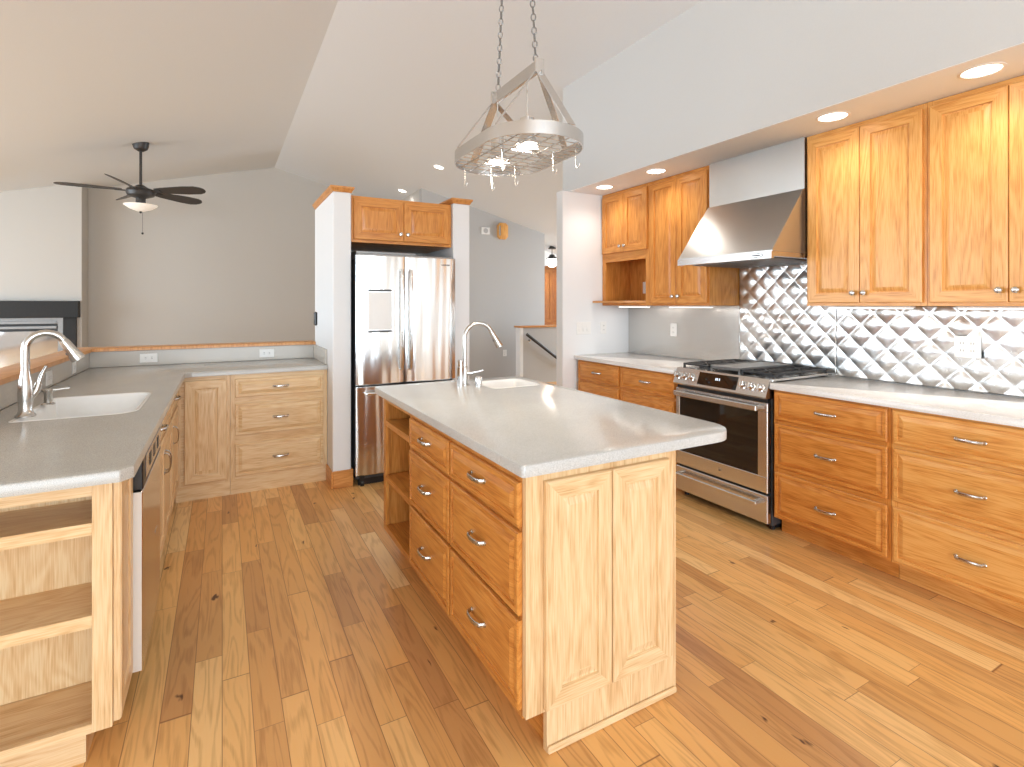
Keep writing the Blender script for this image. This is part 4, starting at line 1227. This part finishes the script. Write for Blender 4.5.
for k in range(5):
    a = R(-28.9 - 3 + 72 * k)
    d = Vector((math.cos(a), math.sin(a), 0)); s = Vector((-d.y, d.x, 0)); c = Vector((CX, CY_, hz + .03))
    pit = R(-21)
    Tb = lambda r_, q, n_, d=d, s=s, c=c: c + d * r_ + s * (q * math.cos(pit)) + Vector((0, 0, 1)) * (q * math.sin(pit)) + Vector((0, 0, n_))
    m_ = MB(Tb); out = [(.20, -.045), (.30, -.062), (.60, -.088), (.76, -.086), (.83, -.06), (.862, -.025), (.865, .0), (.862, .025), (.83, .06), (.76, .086), (.60, .088), (.30, .062), (.20, .045)]
    m_.loops([[(x, y, -.004) for x, y in out], [(x, y, .004) for x, y in out]]); bl = m_.build('blade', 'fan', t)
    m_ = MB(Tb); m_.prism([(.13, -.02), (.20, -.03), (.27, -.035), (.27, .035), (.20, .03), (.13, .02)], -.012, -.0045); m_.build('blade_arm', 'fan', bl)

# ------------------------------------------------------------ pot rack
PX, PY = 1.24, 2.21; PZ = 2.09; BZ = 2.45
t = thing('pot_rack', (PX, PY, PZ), 'oval stainless pot rack with lights hanging on chains over the island', 'pot rack')
def oval(hx, hy, n=56):
    pts = []; st = hy - hx
    for k in range(n):
        a = 2 * math.pi * k / n
        x, y = hx * math.cos(a), hx * math.sin(a)
        pts.append((PX + x, PY + y + (st if y > 1e-6 else (-st if y < -1e-6 else 0)) ))
    return pts
HX_, HY_ = .235, .385
o1 = oval(HX_, HY_); o2 = oval(HX_ - .006, HY_ - .006)
m_ = MB(); zb, zt2 = PZ, PZ + .056
m_.loops([[(x, y, zb) for x, y in o1], [(x, y, zt2) for x, y in o1], [(x, y, zt2) for x, y in o2], [(x, y, zb) for x, y in o2], [(x, y, zb) for x, y in o1]], False, False)
band = m_.build('ring', 'steel', t)
m_ = MB()
for k in range(-2, 3):
    x = PX + k * .072; hh = HY_ - HX_ + math.sqrt(max(0, HX_ ** 2 - (k * .072) ** 2)) - .004
    m_.cyl((x, PY - hh, PZ + .012), (x, PY + hh, PZ + .012), .0032, 8)
for k in range(-6, 7):
    y = PY + k * .056; q = max(0, abs(k * .056) - (HY_ - HX_)); hh = math.sqrt(max(0.0001, HX_ ** 2 - q * q)) - .004
    m_.cyl((PX - hh, y, PZ + .018), (PX + hh, y, PZ + .018), .0026, 8)
m_.build('grid', 'nickel', t)
BY0, BY1 = PY - .215, PY + .215
m_ = MB(); m_.box(PX - .008, PX + .008, BY0, BY1, BZ - .03, BZ + .03, 'b', e=.002)
for y in (BY0, BY1): m_.box(PX - .024, PX + .024, y - .006, y + .006, BZ - .033, BZ + .033, e=.002)
m_.build('top_bar', 'steel', t)
for y, (rx, ry) in ((BY0, (.06, -.378)), (BY0, (.232, -.08)), (BY1, (-.05, .380)), (BY1, (.232, .12))):
    p = Vector((PX, y, BZ - .025)); q = Vector((PX + rx, PY + ry, PZ + .058)); d = (q - p)
    w_ = Vector((1, 0, 0) if abs(ry) > .3 else (0, 1, 0)) * .021; th = d.cross(w_).normalized() * .0015
    m_ = MB(); m_.addw([p - w_ - th, p + w_ - th, q + w_ - th, q - w_ - th, p - w_ + th, p + w_ + th, q + w_ + th, q - w_ + th],
                       [(0, 1, 2, 3), (4, 5, 6, 7), (0, 1, 5, 4), (1, 2, 6, 5), (2, 3, 7, 6), (3, 0, 4, 7)])
    m_.build('strap', 'steel', t)
for y, (rx, ry) in ((BY0, (-.222, -.223)), (BY1, (-.234, .16))):
    m_ = MB(); m_.cyl((PX - .015, y, BZ - .02), (PX + rx, PY + ry, PZ + .058), .004, 8); m_.build('brace_rod', 'steel', t)
for k, y in enumerate((PY - .11, PY + .19)):
    m_ = MB(); m_.lathe((PX, y, PZ + .03), [(.062, 0), (.062, .006), (.045, .02), (.033, .05), (.033, .125), (.012, .13)], seg=24); hs = m_.build('lamp_housing', 'steel', t)
    m_ = MB(); m_.lathe((PX, y, PZ + .024), [(.05, 0), (.05, .0055)], seg=24); m_.build('lamp_lens', 'lamp' if k == 0 else 'lamp_soft', hs)
    m_ = MB(); m_.cyl((PX, y, PZ + .16), (PX, y, BZ - .03), .004, 8); m_.build('lamp_rod', 'chrome', hs)
    a = area('pot_rack_lamp', (0, 0, 0), (0, 0, 0), .11, .11, 9 if k == 0 else 3, (1, .9, .75)); a.parent = t; a.location = (0, y - PY, .02)


def chain(p, q, name, parent, m='grill', link=.042, r=.0032):
    p = Vector(p); q = Vector(q); d = (q - p); n = int(d.length / (link - .010)); dn = d.normalized()
    u = dn.orthogonal().normalized(); v = dn.cross(u); m_ = MB()
    for k in range(n):
        c = p + d * ((k + .5) / n); a = u if k % 2 else v; b = v if k % 2 else u
        hl = link / 2 - .004; hw = .0105
        pts = []
        for j in range(17):
            th = 2 * math.pi * j / 16
            pts.append(c + a * hw * math.cos(th) + dn * (hl * math.sin(th)))
        m_.tube(pts, r, 6, wide=b)
    return m_.build(name, m, parent)


zt = zc(PX)
chain((PX, BY0 + .03, BZ + .03), (PX, PY - .06, zt - .03), 'chain', t); chain((PX, BY1 - .03, BZ + .03), (PX, PY + .06, zt - .03), 'chain', t)
m_ = MB(); m_.box(PX - .03, PX + .03, PY - .1, PY + .1, zt - .03, zt + .01, e=.004); m_.build('ceiling_plate', 'steel', t)
hk = [(PX - .12, PY + .33), (PX + .0, PY + .26), (PX + .17, PY - .26), (PX + .10, PY + .18), (PX - .1, PY - .05), (PX + .14, PY - .12), (PX + .05, PY + .35)]
for x, y in hk:
    h = Vector((x, y, PZ + .018))
    pts = [h + Vector((0, -.010, -.004)), h + Vector((0, -.007, .007)), h + Vector((0, .003, .008)), h + Vector((0, .007, -.004)), h + Vector((0, .004, -.05)), h + Vector((0, .004, -.085)),
           h + Vector((0, -.006, -.105)), h + Vector((0, -.022, -.105)), h + Vector((0, -.03, -.09))]
    ho = MB().tube(pts, .0017, 8).build('pot_hook', 'nickel')
    lab = {0: 'chrome S-hook at the far left end of the oval pot rack', 2: 'chrome S-hook at the near right end of the oval pot rack'}.get(hk.index((x, y)), 'chrome S-hook hanging in the middle part of the oval pot rack grid')
    tag(ho, lab, 'hook', 'chrome hooks hanging from the pot rack')

# ------------------------------------------------------------ recessed lights
def downlight(x, y, z, lab, nrm=(0, 0, -1), watts=9, group=None, r=.085):
    t = thing('recessed_light', (x, y, z), lab, 'ceiling light', group)
    c = Vector((x, y, z)); nv = Vector(nrm).normalized()
    m_ = MB(); m_.lathe(c + nv * .0003, [(r, 0), (r, .004), (r * .86, .007), (r * .82, .003)], nv, 28, cap=False); m_.build('trim_ring', 'plastic', t)
    m_ = MB(); m_.lathe(c + nv * .0004, [(r * .82, 0), (r * .82, .003), (.001, .0035)], nv, 28); m_.build('lens', 'lamp', t)
    d = bpy.data.lights.new('downlight_lamp', 'SPOT'); d.energy = watts * 1.4; d.spot_size = R(150); d.spot_blend = 1.0; d.shadow_soft_size = .06; d.color = (1, .94, .86)
    o_ = bpy.data.objects.new('downlight_lamp', d); COL.objects.link(o_); o_.parent = t; o_.location = nv * .02
    return t


G1 = 'recessed lights in the soffit'
downlight(3.00, 1.05, 2.44, 'recessed light nearest the camera in the soffit at the right edge', group=G1)
downlight(3.00, 1.71, 2.44, 'recessed soffit light above the cabinet right of the hood', group=G1)
downlight(3.00, 3.08, 2.44, 'recessed soffit light above the tall cabinet left of the hood', group=G1)
downlight(3.00, 3.72, 2.44, 'recessed soffit light above the niche cabinet, farthest along', group=G1)
nv = (-P, 0, -1)
downlight(2.82, 7.36, zc(2.82), 'recessed light in the vaulted ceiling right of the refrigerator column, the nearer of two', nrm=nv, group='recessed lights in the vault')
downlight(2.83, 9.2, zc(2.83), 'recessed light in the vaulted ceiling directly above the refrigerator cabinet', nrm=nv, group='recessed lights in the vault')
